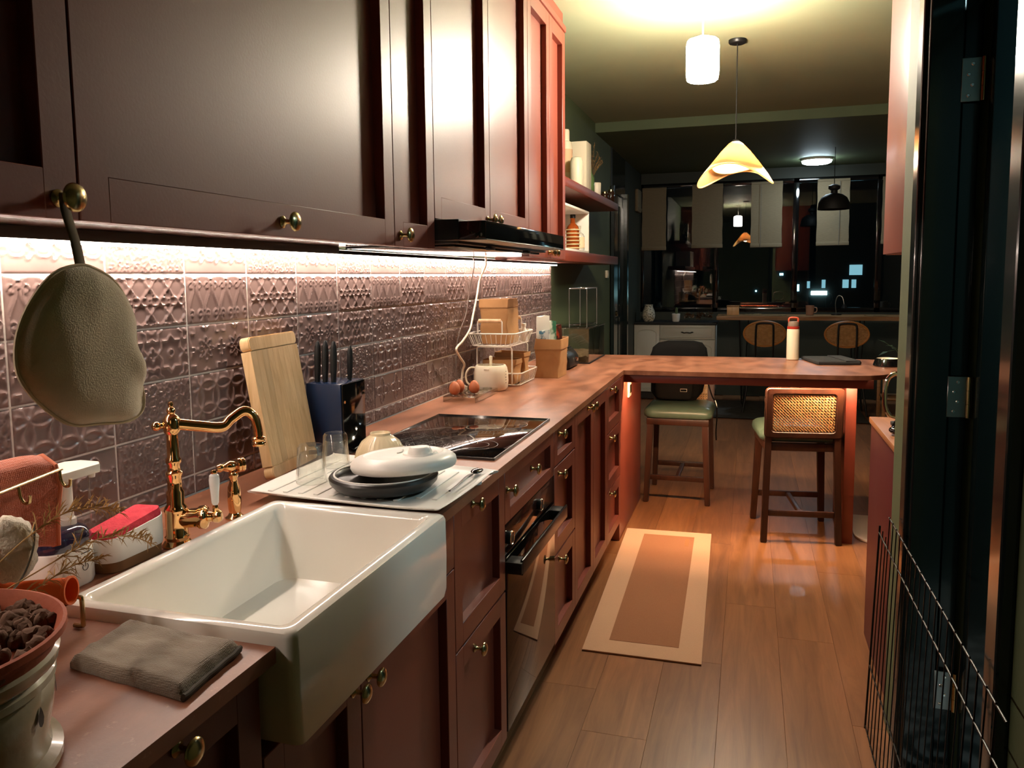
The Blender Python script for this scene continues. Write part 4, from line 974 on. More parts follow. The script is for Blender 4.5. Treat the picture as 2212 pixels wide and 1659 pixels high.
bm = BM(); box(bm, .135, .158, .7475, .753, CT + .092, CT + .099, .001); part(kt, 'spout_lip', bm, 'cream')
bm = BM()
for k in range(5): box(bm, .2135, .2155, .800, .806, CT + .035 + k * .012, CT + .037 + k * .012)
part(kt, 'scale_marks', bm, 'rubber')['kind'] = 'stuff'
bm = BM(); tube(bm, catmull([(.085, .942, 1.427), (.07, .985, 1.395), (.03, 1.018, 1.33), (.03, .976, 1.258), (.04, .894, 1.18), (.055, .81, 1.124), (.065, .69, 1.083), (.07, .60, 1.058), (.07, .64, 1.02), (.066, .70, .985), (.045, .735, .95), (.04, .74, .90), (.058, .752, .882)], 8), .0046, 10)
single('power_cable', bm, 'cream', 'thick cream power cable hanging down to the cream pot', 'cable')
bm = BM(); tube(bm, catmull([(.075, .807, 1.427), (.06, .86, 1.39), (.02, .907, 1.28), (.02, .855, 1.182), (.015, .784, 1.107), (.012, .755, 1.031), (.012, .747, .96), (.014, .76, .867)], 8), .0024, 8)
single('power_cable', bm, mat('grey_cable', (120, 104, 96), .5), 'thin grey cable running down the tiles', 'cable')

# ---- two-tier wire rack with paper bags
rk = thing('wire_rack', 'white two-tier wire basket rack with wooden handles', 'rack', (.13, 1.06, CT))
def basket(z0, z1, x0, x1, y0, y1, fl):
    bm = BM(); r = .0022
    top_ = [(a, b, z1) for a, b in rrect(x0, x1, y0, y1, .025, 4)]; bot_ = [(a, b, z0) for a, b in rrect(x0 + fl, x1 - fl, y0 + fl, y1 - fl, .02, 4)]
    tube(bm, top_, .0034, 8, True); tube(bm, bot_, .0026, 8, True)
    for k in range(9):
        f = (k + .5) / 9; tube(bm, [(x0 + (x1 - x0) * f, y0, z1), (x0 + fl + (x1 - x0 - 2 * fl) * f, y0 + fl, z0), (x0 + fl + (x1 - x0 - 2 * fl) * f, y1 - fl, z0), (x0 + (x1 - x0) * f, y1, z1)], .0014, 6)
    for k in range(13):
        f = (k + .5) / 13
        for xx, xb in ((x0, x0 + fl), (x1, x1 - fl)): tube(bm, [(xx, y0 + (y1 - y0) * f, z1), (xb, y0 + fl + (y1 - y0 - 2 * fl) * f, z0)], .0014, 6)
    return bm
part(rk, 'lower_basket', basket(CT + .006, CT + .058, .02, .242, .935, 1.225, .012), 'whitewire'); part(rk, 'upper_basket', basket(1.045, 1.098, .014, .232, .880, 1.190, .018), 'whitewire')
for y in (.925, 1.18):
    bm = BM(); P = [(.045, y, CT + .008), (.045, y, 1.03), (.05, y, 1.038), (.20, y, 1.038), (.205, y, 1.03), (.205, y, CT + .008)]; tube(bm, P, .0032, 8); part(rk, 'leg_frame', bm, 'whitewire')
for y, s_ in ((.882, -1), (1.188, 1)):
    bm = BM(); tube(bm, [(.065, y, 1.098), (.065, y, 1.150), (.068, y, 1.154), (.172, y, 1.154), (.175, y, 1.150), (.175, y, 1.098)], .003, 8); h = part(rk, 'handle_wire', bm, 'whitewire')
    bm = BM(); cyl(bm, (.07, y, 1.154), (.17, y, 1.154), .0085, seg=14); part(h, 'handle_grip', bm, 'oak', 'wooden grip')

def paper_bag(x0, x1, y0, y1, z0, h, cuff, lab, tilt=(0, 0), seed=0, name='paper_bag'):
    bm = BM(); rings = []
    def rr(z, k, o=0.):
        out = []
        for i, (a, b) in enumerate(rrect(x0 - o, x1 + o, y0 - o, y1 + o, .008, 2)):
            f = (z - z0) / h; w_ = .006 * k
            out.append((a + tilt[0] * f + w_ * noise.noise((a * 25 + seed, b * 25, z * 22)), b + tilt[1] * f + w_ * noise.noise((a * 25, b * 25 + seed, z * 22 + 9)), z + (.005 * k * noise.noise((a * 18, b * 18, seed)) if f > .9 else 0)))
        return out
    nz = 9
    for k in range(nz + 1): rings.append(rr(z0 + h * k / nz, 1.3 if k else .1))
    rings.append(rr(z0 + h, 1.3, .003)); rings.append(rr(z0 + h - cuff, 1.3, .0035)); 
    rings2 = [rr(z0 + h - .0005, 1.3, -.0025)] + [rr(z0 + h * k / 6, 1.3 if k else .1, -.003) for k in (5, 4, 3, 2, 1)]
    loft(bm, rings, True, False); loft(bm, rings2, False, True)
    single(name, bm, 'kraft', lab, 'paper bag', smooth=25)
paper_bag(.055, .185, .945, 1.105, 1.050, .195, .036, 'tall brown paper bag standing in the upper wire basket', (-.006, .012), 1)
paper_bag(.060, .205, .955, 1.075, CT + .009, .105, .02, 'low brown paper bag in the lower wire basket, at the front', (.004, -.006), 4)
paper_bag(.075, .215, 1.085, 1.165, CT + .009, .128, .02, 'low brown paper bag in the lower wire basket, behind another', (.004, .0), 7)
paper_bag(.215, .335, 1.255, 1.435, CT + .001, .185, .05, 'open brown paper bag full of packets on the worktop', (.006, .012), 9)
def packet(c, w_, h, th, rot, m, lab, lean_=0.):
    bm = BM(); nz = 8; rings = []
    for k in range(nz + 1):
        f = k / nz; t_ = th * (math.sin(PI * min(1, max(0.02, f * .94 + .03))) ** .6) * .5 + .0006
        rings.append([(c[0] + math.cos(rot) * a - math.sin(rot) * b + lean_ * f * h, c[1] + math.sin(rot) * a + math.cos(rot) * b, c[2] + h * f + .004 * math.sin(a * 90) * (f > .9)) for a, b in ((-w_ / 2, -t_), (-w_ / 6, -t_ * 1.25), (w_ / 6, -t_ * 1.25), (w_ / 2, -t_), (w_ / 2, t_), (w_ / 6, t_ * 1.25), (-w_ / 6, t_ * 1.25), (-w_ / 2, t_))])
    loft(bm, rings); single('snack_packet', bm, m, lab, 'packet', smooth=30)
packet((.250, 1.30, CT + .02), .062, .272, .018, .5, mat('white_foil', (224, 222, 212), .3), 'white foil packet sticking up from the paper bag')
packet((.268, 1.345, CT + .02), .07, .245, .018, .4, mat('green_foil', (60, 112, 84), .3, rgb2=(214, 218, 204), nscale=20., lo=.45, hi=.55), 'green and white packet sticking up from the paper bag')
packet((.298, 1.385, CT + .02), .05, .225, .02, .9, mat('brown_foil', (64, 36, 28), .25, rgb2=(168, 60, 36), nscale=26., lo=.5, hi=.6), 'dark brown and orange packet in the paper bag')
packet((.262, 1.278, CT + .02), .05, .205, .012, .1, mat('blue_foil', (196, 208, 206), .3, rgb2=(48, 110, 140), nscale=30., lo=.5, hi=.56), 'pale packet with blue print in the front of the paper bag')
bm = BM(); lathe(bm, [(0, 0), (.014, 0), (.016, .006), (.016, .045), (.009, .055), (.008, .066), (.0105, .067), (.0105, .08), (0, .081)], (.205, 1.125, 1.050), seg=20); single('small_bottle', bm, 'white', 'small white bottle standing in the upper wire basket', 'bottle')

# ---- black toaster
to = thing('toaster', 'black rounded toaster with a slotted sloping top behind the paper bag', 'toaster', (.25, 1.70, CT))
prof = [(.165, .008), (.165, .10), (.18, .135), (.205, .146), (.232, .140), (.300, .075), (.312, .055), (.316, .012), (.305, .004), (.18, .004)]
bm = BM(); prism(bm, [(a, b + CT) for a, b in prof], 1.60, 1.83, 'xz', .006); part(to, 'body', bm, 'black')
for k in range(6):
    f = k / 6; a0 = Vector((.236 + .058 * f, 0, CT + .1385 - .056 * f)); bm = BM(); box(bm, a0.x - .0035, a0.x + .0035, 1.625, 1.805, a0.z - .002, a0.z + .0035, .001); part(to, 'slat', bm, 'blackgloss')
bm = BM(); tube(bm, catmull([(.30, 1.605, CT + .082), (.272, 1.603, CT + .108), (.245, 1.602, CT + .132)], 5), .004, 8); part(to, 'trim', bm, 'steel')
bm = BM(); lathe(bm, [(0, 0), (.010, 0), (.010, .012), (0, .013)], (.316, 1.74, CT + .045), (1, 0, 0), 16); part(to, 'dial', bm, 'chrome')

# ---- glass tank with a wire frame on its lid
tk = thing('glass_tank', 'clear glass tank standing at the far corner of the worktop', 'tank', (.2, 2.14, CT))
for a in ((.06, .355, 1.905, 1.909, 0, .19), (.06, .355, 2.376, 2.38, 0, .19), (.06, .064, 1.91, 2.375, 0, .19), (.351, .355, 1.91, 2.375, 0, .19)):
    bm = BM(); box(bm, a[0], a[1], a[2], a[3], CT + .006, CT + .19); part(tk, 'pane', bm, 'glass', smooth=0)
bm = BM(); box(bm, .055, .36, 1.90, 2.385, CT + .0006, CT + .0056, .001); part(tk, 'base', bm, 'black')
bm = BM(); box(bm, .055, .36, 1.90, 2.385, CT + .1905, CT + .196, .001); part(tk, 'lid', bm, 'glass')
bm = BM(); nx = 18
g0 = [[bm.verts.new((.068 + .28 * i / nx, 1.915 + .455 * j / nx, CT + .008 + .03 + .014 * noise.noise((i * .5, j * .5, 2)))) for j in range(nx + 1)] for i in range(nx + 1)]
for i in range(nx):
    for j in range(nx): bm.faces.new((g0[i][j], g0[i + 1][j], g0[i + 1][j + 1], g0[i][j + 1]))
r_ = bmesh.ops.extrude_face_region(bm, geom=bm.faces[:])
for v in r_['geom']:
    if isinstance(v, bmesh.types.BMVert): v.co.z = CT + .0065
part(tk, 'substrate', bm, mat('bark_substrate', (86, 66, 40), .95, bump=.8, bscale=120.))
wf = thing('wire_stand', 'thin steel wire stand on top of the glass tank', 'stand', (.27, 2.14, CT + .197))
for x in (.225, .325):
    for y in (2.0, 2.30):
        bm = BM(); cyl(bm, (x, y, CT + .197), (x, y, 1.272), .0028, seg=8); part(wf, 'post', bm, 'steel')
bm = BM(); tube(bm, [(a, b, 1.274) for a, b in rrect(.223, .327, 1.998, 2.302, .012, 3)], .003, 8, True); part(wf, 'top_ring', bm, 'steel')
bm = BM(); box(bm, .226, .324, 2.0, 2.30, CT + .205, CT + .209, .001); part(wf, 'tray', bm, 'frost')

bm = BM(); box(bm, -.006, .012, 4.49, 4.575, 1.325, 1.39, .004); s0 = thing('light_switch', 'small cream switch plate on the green wall under the lower shelf', 'switch', (0, 4.53, 1.32)); part(s0, 'plate', bm, 'cream')
bm = BM(); box(bm, .0122, .016, 4.51, 4.555, 1.34, 1.375, .002); part(s0, 'rocker', bm, 'cream')

# ================================================================== SHELF ITEMS
S1, S2 = 1.4825, 1.8685
wb = thing('display_box', 'white open display box on the lower wall shelf with bottles inside', 'box', (.13, 2.1, S1))
for a, nm in (((.012, .245, 1.72, 1.733, 0, .25), 'side'), ((.012, .245, 2.462, 2.475, 0, .25), 'side'), ((.012, .245, 1.7335, 2.4615, .237, .25), 'top'), ((.012, .245, 1.7335, 2.4615, 0, .012), 'bottom')):
    bm = BM(); box(bm, a[0], a[1], a[2], a[3], S1 + a[4], S1 + a[5], .001); part(wb, nm, bm, 'white')
bm = BM(); box(bm, .004, .0115, 1.72, 2.475, S1, S1 + .25); part(wb, 'back', bm, mat('taupe_board', (128, 104, 92), .7))
SB = S1 + .0125
def bottle(name, x, y, z, prof, m, lab, cap=None, label=None, mcap='black'):
    t = thing(name, lab, 'bottle', (x, y, z)); bm = BM(); lathe(bm, prof, (x, y, z), seg=24); part(t, 'body', bm, m)
    if cap: bm = BM(); lathe(bm, cap, (x, y, z), seg=20); part(t, 'cap', bm, mcap)
    if label:
        r, h0, h1, ml = label; bm = BM(); lathe(bm, [(r, h0), (r + .0006, h0), (r + .0006, h1), (r, h1)], (x, y, z), seg=24); part(t, 'label', bm, ml, 'paper label')
    return t
amber = mat('amber_liquor', (176, 84, 34), .05, trans=.5, ior=1.3)
ab = bottle('liquor_bottle', .195, 2.235, SB, [(0, .0005), (.036, .001), (.038, .006), (.038, .12), (.03, .14), (.014, .155), (.013, .185), (0, .185)], amber, 'ribbed amber bottle in the white display box', [(0, .185), (.016, .185), (.016, .205), (0, .206)], None)
bm = BM()
for k in range(6): tube(bm, [(.195 + .039 * math.cos(2 * PI * q / 24), 2.235 + .039 * math.sin(2 * PI * q / 24), SB + .012 + k * .021) for q in range(24)], .004, 6, True)
part(ab, 'rope_wrap', bm, mat('cream_rope', (206, 186, 140), .8), 'cream rope coils')['kind'] = 'stuff'
bottle('liquor_bottle', .205, 2.36, SB, [(0, .0005), (.032, .001), (.034, .006), (.034, .085), (.026, .10), (.012, .11), (.011, .13), (0, .13)], 'glass', 'squat clear bottle with a cream label in the white display box', [(0, .13), (.0135, .13), (.0135, .147), (0, .148)], (.0343, .015, .08, mat('cream_label', (226, 204, 170), .7)), 'frost')
bottle('lotion_bottle', .19, 2.37, S2, [(0, .0005), (.036, .001), (.04, .01), (.04, .15), (.03, .175), (.02, .18), (0, .18)], mat('ivory_plastic', (226, 216, 192), .4), 'rounded ivory bottle on the upper shelf beside the cabinet')
bottle('cleaner_bottle', .105, 2.46, S2, [(0, .0005), (.038, .001), (.04, .01), (.04, .26), (.032, .285), (.022, .29), (.022, .35), (.018, .36), (0, .36)], mat('ivory_plastic_b', (222, 212, 188), .4), 'tall ivory bottle on the upper shelf beside the cabinet', None, (.0403, .1, .24, mat('peach_label', (210, 176, 140), .6)))
cbx = thing('carton', 'tall white carton with a small printed square on the upper shelf', 'box', (.17, 2.66, S2))
bm = BM(); box(bm, .105, .215, 2.545, 2.70, S2 + .0005, S2 + .30, .001); part(cbx, 'carton', bm, mat('carton_white', (214, 206, 184), .6))
bm = BM(); box(bm, .125, .150, 2.5440, 2.5449, S2 + .15, S2 + .175); part(cbx, 'printed_square', bm, 'rubber', smooth=0)
bottle('glass_bottle', .19, 2.80, S2, [(0, .0005), (.026, .001), (.028, .008), (.028, .10), (.02, .125), (.010, .14), (.010, .165), (0, .165)], mat('green_glass', (120, 150, 96), .1, trans=.5), 'slim pale green bottle on the upper shelf')
bottle('ceramic_cup', .205, 2.93, S2, [(0, .0005), (.026, .001), (.030, .01), (.031, .085), (.029, .088), (.027, .084), (.024, .012), (0, .01)], mat('ivory_cup', (226, 216, 196), .3), 'small ivory cup at the front of the upper shelf')
dv_ = thing('stem_vase', 'slim brown vase of dried stems on the upper shelf', 'vase', (.15, 3.05, S2))
bm = BM(); lathe(bm, [(0, .0005), (.026, .001), (.03, .03), (.024, .08), (.012, .11), (.014, .13), (.011, .13), (.010, .10), (0, .02)], (.15, 3.05, S2)); part(dv_, 'vase', bm, mat('brown_vase', (120, 72, 52), .2, coat=.4))
random.seed(21); bm = BM()
for k in range(16):
    a = Vector((.15, 3.05, S2 + .12)); d = Vector((random.uniform(-.25, .5), random.uniform(-.3, .75), 1.)).normalized(); L1 = random.uniform(.14, .25); P = catmull([a, a + d * L1 * .5 + Vector((0, .01, 0)), a + d * L1 + Vector((.01, .03, -.01))], 4); tube(bm, P, .0011, 4)
    for q in range(12):
        b = P[4 + q % (len(P) - 4)]; e = b + Vector((random.uniform(-1, 1), random.uniform(-1, 1), random.uniform(-.2, 1))).normalized() * .022; s_ = Vector((.0022, .0022, 0)); bm.faces.new([bm.verts.new(v) for v in (b - s_, e, b + s_)])
part(dv_, 'stems', bm, mat('dry_stem', (118, 92, 56), .9), smooth=0)['kind'] = 'stuff'
for x, y, h, lab in ((.21, 3.22, .045, 'low glass jar on the upper shelf by the cup'), (.20, 3.36, .05, 'low glass jar near the far end of the upper shelf'), (.21, 3.48, .085, 'taller dark glass jar at the far end of the upper shelf')):
    bottle('glass_jar', x, y, S2, [(0, .0005), (.026, .001), (.028, .005), (.028, h - .008), (.024, h), (0, h)], mat('smoked_jar', (74, 44, 30), .08, trans=.5), lab, [(0, h), (.02, h), (.02, h + .012), (0, h + .0125)], None, 'brass')

# ================================================================== PENINSULA AND STOOLS
bt = thing('water_bottle', 'cream insulated bottle with a red collar standing on the peninsula', 'bottle', (1.427, 2.335, CT))
bc = (1.427, 2.335, CT)
bm = BM(); lathe(bm, [(0, .0008), (.030, .001), (.0335, .005), (.0335, .168), (.032, .174), (0, .174)], bc, seg=32); part(bt, 'body', bm, mat('cream_powdercoat', (230, 218, 190), .5, bump=.1, bscale=400.))
bm = BM(); lathe(bm, [(.0325, .1745), (.0325, .188), (.030, .1885), (0, .1885)], bc, seg=32); part(bt, 'collar', bm, mat('red_collar', (168, 50, 34), .4), 'red collar')
bm = BM(); lathe(bm, [(.030, .189), (.029, .205), (.024, .216), (0, .217)], bc, seg=32); part(bt, 'lid', bm, mat('taupe_lid', (120, 100, 84), .5))
bm = BM(); tube(bm, catmull([(1.404, 2.335, CT + .208), (1.403, 2.335, CT + .228), (1.412, 2.335, CT + .236), (1.442, 2.335, CT + .236), (1.451, 2.335, CT + .228), (1.450, 2.335, CT + .208)], 5), .005, 8); part(bt, 'carry_loop', bm, mat('loop_orange', (190, 80, 54), .5), 'orange-red carry loop')
sl_ = thing('laptop_sleeve', 'dark grey felt laptop sleeve lying on the peninsula', 'laptop sleeve', (1.62, 2.24, CT))
bm = BM(); prism(bm, [(1.535, 2.095), (1.545, 2.085), (1.750, 2.12), (1.757, 2.132), (1.690, 2.400), (1.682, 2.408), (1.480, 2.375), (1.474, 2.365)], CT + .001, CT + .020, 'xy', .006); part(sl_, 'pouch', bm, mat('grey_felt', (50, 50, 50), .95, bump=.3, bscale=400.))
bm = BM(); prism(bm, [(1.680, 2.108), (1.752, 2.128), (1.684, 2.402), (1.612, 2.392)], CT + .0202, CT + .024, 'xy', .001); part(sl_, 'flap', bm, mat('grey_felt_b', (58, 58, 58), .95, bump=.3, bscale=400.))
pbw = thing('pet_bowl', 'glossy dark pet bowl with a cream inside at the rounded peninsula end', 'bowl', (1.878, 2.11, CT))
bm = BM(); lathe(bm, [(0, .001), (.068, .001), (.070, .005), (.058, .038), (.055, .041), (.052, .040)], (1.878, 2.11, CT), seg=40); part(pbw, 'shell', bm, 'blackgloss')
bm = BM(); lathe(bm, [(.0525, .0405), (.050, .038), (.044, .016), (0, .012)], (1.878, 2.11, CT), seg=40); part(pbw, 'lining', bm, 'cream', 'cream lining')

def bar_stool(loc, rotz, label):
    t = thing('bar_stool', label, 'stool', loc, 'walnut bar stools at the peninsula', rotz)
    def leg(p, r0=.015, r1=.019):
        bm = BM(); P = [Vector(q) for q in p]; n = len(P); rg = []
        for i, q in enumerate(P):
            r = r0 + (r1 - r0) * i / (n - 1); rg.append([(q.x - r, q.y - r, q.z), (q.x + r, q.y - r, q.z), (q.x + r, q.y + r, q.z), (q.x - r, q.y + r, q.z)])
        loft(bm, rg); bmesh.ops.bevel(bm, geom=bm.edges[:], offset=.003, segments=2, affect='EDGES'); return bm
    for s in (-1, 1):
        part(t, 'leg', leg([(s * .178, -.200, .001), (s * .158, -.172, .48)]), 'walnut', world=False)
        part(t, 'leg', leg([(s * .178, .200, .001), (s * .163, .178, .50), (s * .163, .186, .62), (s * .166, .196, .735)], .015, .018), 'walnut', world=False)
    for y, z in ((-.19, .150), (.19, .150)):
        bm = BM(); box(bm, -.157, .157, y - .009, y + .009, z - .015, z + .015, .003); part(t, 'stretcher', bm, 'walnut', world=False)
    bm = BM(); box(bm, -.012, .012, -.180, .180, .140, .160, .003); part(t, 'stretcher', bm, 'walnut', world=False)
    bm = BM(); box(bm, -.180, .180, -.195, -.170, .465, .505, .005); box(bm, -.180, .180, .160, .185, .465, .505, .005)
    box(bm, -.180, -.158, -.172, .162, .465, .505, .005); box(bm, .158, .180, -.172, .162, .465, .505, .005); part(t, 'seat_frame', bm, 'walnut', world=False)
    bm = BM(); rg = []
    for k, z in ((.93, .506), (1., .514), (1.02, .53), (1., .552), (.93, .566), (.78, .576), (.5, .581), (.2, .582)):
        rg.append([(a * k, b * k - .01, z) for a, b in rrect(-.195, .195, -.205, .180, .055, 6)])
    loft(bm, rg); part(t, 'cushion', bm, 'cushion', 'green leather cushion', world=False, smooth=70)
    # back: rounded frame, cane sheet
    def bp(x, z): return (x, .194 + (z - .60) * .10, z)
    bm = BM(); o_ = rrect(-.185, .185, .532, .788, .022, 5); i_ = rrect(-.146, .146, .566, .754, .012, 5); n = len(o_); th = .012
    V = [[bm.verts.new(Vector(bp(a, b)) + Vector((0, d, 0))) for a, b in q] for q in (o_, i_) for d in (-th, th)]
    for k in range(n):
        j = (k + 1) % n
        bm.faces.new((V[0][k], V[0][j], V[2][j], V[2][k])); bm.faces.new((V[1][k], V[3][k], V[3][j], V[1][j])); bm.faces.new((V[0][k], V[1][k], V[1][j], V[0][j])); bm.faces.new((V[2][k], V[2][j], V[3][j], V[3][k]))
    bmesh.ops.recalc_face_normals(bm, faces=bm.faces); bmesh.ops.bevel(bm, geom=[e for e in bm.edges if e.calc_face_angle(0) > 1.2], offset=.006, segments=3, affect='EDGES')
    part(t, 'back_frame', bm, 'walnut', world=False)
    bm = BM()
    def strip(x0, z0, x1, z1, w_, off):
        a, b = Vector(bp(x0, z0)), Vector(bp(x1, z1)); d = (b - a).normalized(); s = d.cross(Vector((0, 1, 0))).normalized() * w_
        q = [a - s, a + s, b + s, b - s]; lo_ = [bm.verts.new(v + Vector((0, off - .0006, 0))) for v in q]; hi_ = [bm.verts.new(v + Vector((0, off + .0006, 0))) for v in q]
        bm.faces.new(lo_); bm.faces.new(hi_[::-1])
        for k in range(4): bm.faces.new((lo_[k], hi_[k], hi_[(k + 1) % 4], lo_[(k + 1) % 4]))
    X0_, X1_, Z0_, Z1_ = -.150, .150, .562, .758; p_ = .0146
    nxs = int((X1_ - X0_) / p_)
    for k in range(nxs + 1):
        x = X0_ + k * p_; strip(x - .0020, Z0_, x - .0020, Z1_, .0011, 0); strip(x + .0020, Z0_, x + .0020, Z1_, .0011, 0)
    for k in range(int((Z1_ - Z0_) / p_) + 1):
        z = Z0_ + k * p_; strip(X0_, z - .0020, X1_, z - .0020, .0011, .0014); strip(X0_, z + .0020, X1_, z + .0020, .0011, .0014)
    H = Z1_ - Z0_; W_ = X1_ - X0_; k = -H
    while k < W_:
        for sgn in (1, -1):
            a0, a1 = max(0, -k), min(H, W_ - k)
            if a1 > a0 + .004:
                if sgn > 0: strip(X0_ + k + a0, Z0_ + a0, X0_ + k + a1, Z0_ + a1, .0013, .003)
                else: strip(X1_ - k - a0, Z0_ + a0, X1_ - k - a1, Z0_ + a1, .0013, -.0026)
        k += p_
    part(t, 'cane_panel', bm, 'cane', 'woven cane panel', world=False, smooth=0)
    return t
s1 = bar_stool((1.432, 1.945, 0), PI + math.radians(7), 'walnut bar stool with its woven cane back turned to the aisle')
s2 = dup(s1, (.803, 2.505, 0), math.radians(-1), 'walnut bar stool beyond the peninsula with a black backpack on its green seat')

bk = thing('backpack', 'black backpack sitting on the green stool seat beyond the peninsula', 'backpack', (.78, 2.56, .585))
bm = BM(); rg = []
for z, wx, wy, cx_, cy_ in ((.586, .105, .06, .775, 2.555), (.592, .125, .085, .775, 2.556), (.63, .15, .092, .775, 2.558), (.70, .158, .092, .776, 2.562), (.78, .165, .088, .778, 2.568), (.85, .17, .082, .782, 2.575), (.90, .165, .072, .785, 2.58), (.93, .135, .055, .79, 2.585), (.942, .08, .03, .79, 2.587)):
    rg.append([(cx_ + wx * (abs(math.cos(a)) ** .6) * (1 if math.cos(a) >= 0 else -1) + .016 * noise.noise((math.cos(a) * 2.4, math.sin(a) * 2.4, z * 16)), cy_ + wy * (abs(math.sin(a)) ** .7) * (1 if math.sin(a) >= 0 else -1) + .012 * noise.noise((math.cos(a) * 2.4 + 7, math.sin(a) * 2.4, z * 16)), z) for a in [2 * PI * k / 40 for k in range(40)]])
loft(bm, rg); part(bk, 'bag', bm, 'fabricblack', smooth=70)
bm = BM(); rg = []
for z, wx, wy in ((.60, .09, .018), (.612, .105, .026), (.66, .112, .030), (.71, .110, .026), (.73, .095, .012)):
    rg.append([(.765 + wx * (abs(math.cos(a)) ** .55) * (1 if math.cos(a) >= 0 else -1), 2.462 - wy * .2 + wy * math.sin(a), z) for a in [2 * PI * k / 28 for k in range(28)]])
loft(bm, rg); pk = part(bk, 'front_pocket', bm, mat('black_canvas', (20, 19, 18), .9, spec=.15, bump=.3, bscale=300.), smooth=70)
bm = BM(); box(bm, .805, .845, 2.4255, 2.4275, .650, .668, .0005); part(pk, 'logo_patch', bm, mat('patch_grey', (150, 144, 132), .6), 'small pale patch'); bm = BM(); box(bm, .808, .842, 2.4245, 2.4256, .653, .665); part(pk, 'patch_field', bm, 'fabricblack')
bm = BM(); tube(bm, catmull([(.915, 2.50, .80), (.955, 2.49, .72), (.985, 2.475, .63), (1.012, 2.468, .575), (1.018, 2.465, .50), (1.014, 2.464, .42), (1.016, 2.464, .36)], 6), .011, 8, flat=.25); part(bk, 'strap', bm, 'fabricblack')
bm = BM(); tube(bm, [(1.006, 2.458, .60), (1.014, 2.456, .575), (1.018, 2.456, .56)], .004, 8); part(bk, 'strap_buckle', bm, 'steel')

# ---- kitchen mat
km = thing('kitchen_mat', 'cream bordered tan kitchen mat on the floor before the drawers', 'mat', (.83, 1.04, 0))
q = [(.637, .321), (1.055, .321), (1.025, 1.765), (.591, 1.751)]; qi = [(.719, .42), (.970, .422), (.944, 1.682), (.691, 1.675)]
bm = BM(); prism(bm, q, .0008, .007, 'xy', .001); part(km, 'border', bm, 'rugcream'); bm = BM(); prism(bm, qi, .0072, .0082, 'xy', .0003); part(km, 'field', bm, 'rugtan')
bm = BM(); prism(bm, [(.905, 1.535), (.925, 1.535), (.922, 1.645), (.902, 1.645)], .0083, .0088, 'xy'); part(km, 'woven_tag', bm, mat('tag_tan', (166, 112, 72), .9))
bm = BM(); prism(bm, [(1.727, 2.30), (1.725, 1.95)] + [(1.83 + .105 * math.cos(a), 1.95 + .13 * math.sin(a)) for a in [PI + PI * k / 14 for k in range(1, 14)]] + [(1.935, 1.95), (1.935, 2.30)], .0008, .012, 'xy', .002)
single('floor_plate', bm, mat('white_laminate', (234, 214, 196), .4), 'white plate with a rounded end lying on the floor by the peninsula leg', 'plate')

# ================================================================== RIGHT-HAND COUNTER AND GATE
ch = thing('chrome_stand', 'chrome hoop stand on the right-hand counter with a ladle hung from it', 'stand', (1.70, .45, .822))
lp = [(1.72, .45, 1.018), (1.663, .45, 1.016), (1.642, .45, 1.013), (1.626, .45, .996), (1.619, .45, .957), (1.621, .45, .911), (1.631, .45, .884), (1.650, .45, .872), (1.72, .45, .870)]
bm = BM(); tube(bm, catmull(lp, 5) + [Vector((1.765, .45, .873)), Vector((1.785, .45, .90)), Vector((1.79, .45, .944)), Vector((1.785, .45, .99)), Vector((1.765, .45, 1.013))], .0075, 12, True); part(ch, 'hoop', bm, 'chrome')
bm = BM(); lathe(bm, [(0, .0008), (.045, .001), (.045, .008), (.012, .012), (.008, .02), (.008, .045), (0, .045)], (1.705, .45, .822)); part(ch, 'base', bm, 'chrome')
ldl = thing('ladle', 'dark ladle hanging from the chrome hoop stand', 'ladle', (1.645, .42, .823))
bm = BM(); tube(bm, [(1.655, .44, .866), (1.648, .433, .858), (1.640, .425, .846)], .0022, 8); tube(bm, [(1.660, .44, .863), (1.648, .43, .85), (1.642, .424, .846)], .0015, 6); part(ldl, 'handle', bm, 'black')
bm = BM(); ball(bm, (1.648, .40, .8375), .024, (.9, 1.15, .55), 20, 12); part(ldl, 'bowl', bm, 'blackgloss')
bm = BM(); box(bm, 1.66, 1.70, .55, .59, .8225, .836, .003); single('pot_stand', bm, 'black', 'small black block on the right-hand counter behind the hoop stand', 'block')

gt = thing('wire_gate', 'black wire pet gate standing along the doorway wall', 'gate', (1.54, -.5, 0))
for k in range(23):
    y = .058 - k * .051; bm = BM(); cyl(bm, (1.54, y, .006), (1.56, y, .62 + (.07 if k > 2 else 0)), .0016, seg=6); part(gt, 'wire', bm, 'wire')
for z in (.012, .20, .60, .685):
    bm = BM(); y1_ = .06 if z < .61 else -.08; tube(bm, [(1.54 + .03 * z, y1_, z), (1.54 + .03 * z, -1.115, z)], .0022, 8); part(gt, 'rail', bm, 'wire')
bm = BM(); cyl(bm, (1.54, .06, .003), (1.56, .06, .62), .0028, seg=8); part(gt, 'post', bm, 'wire')

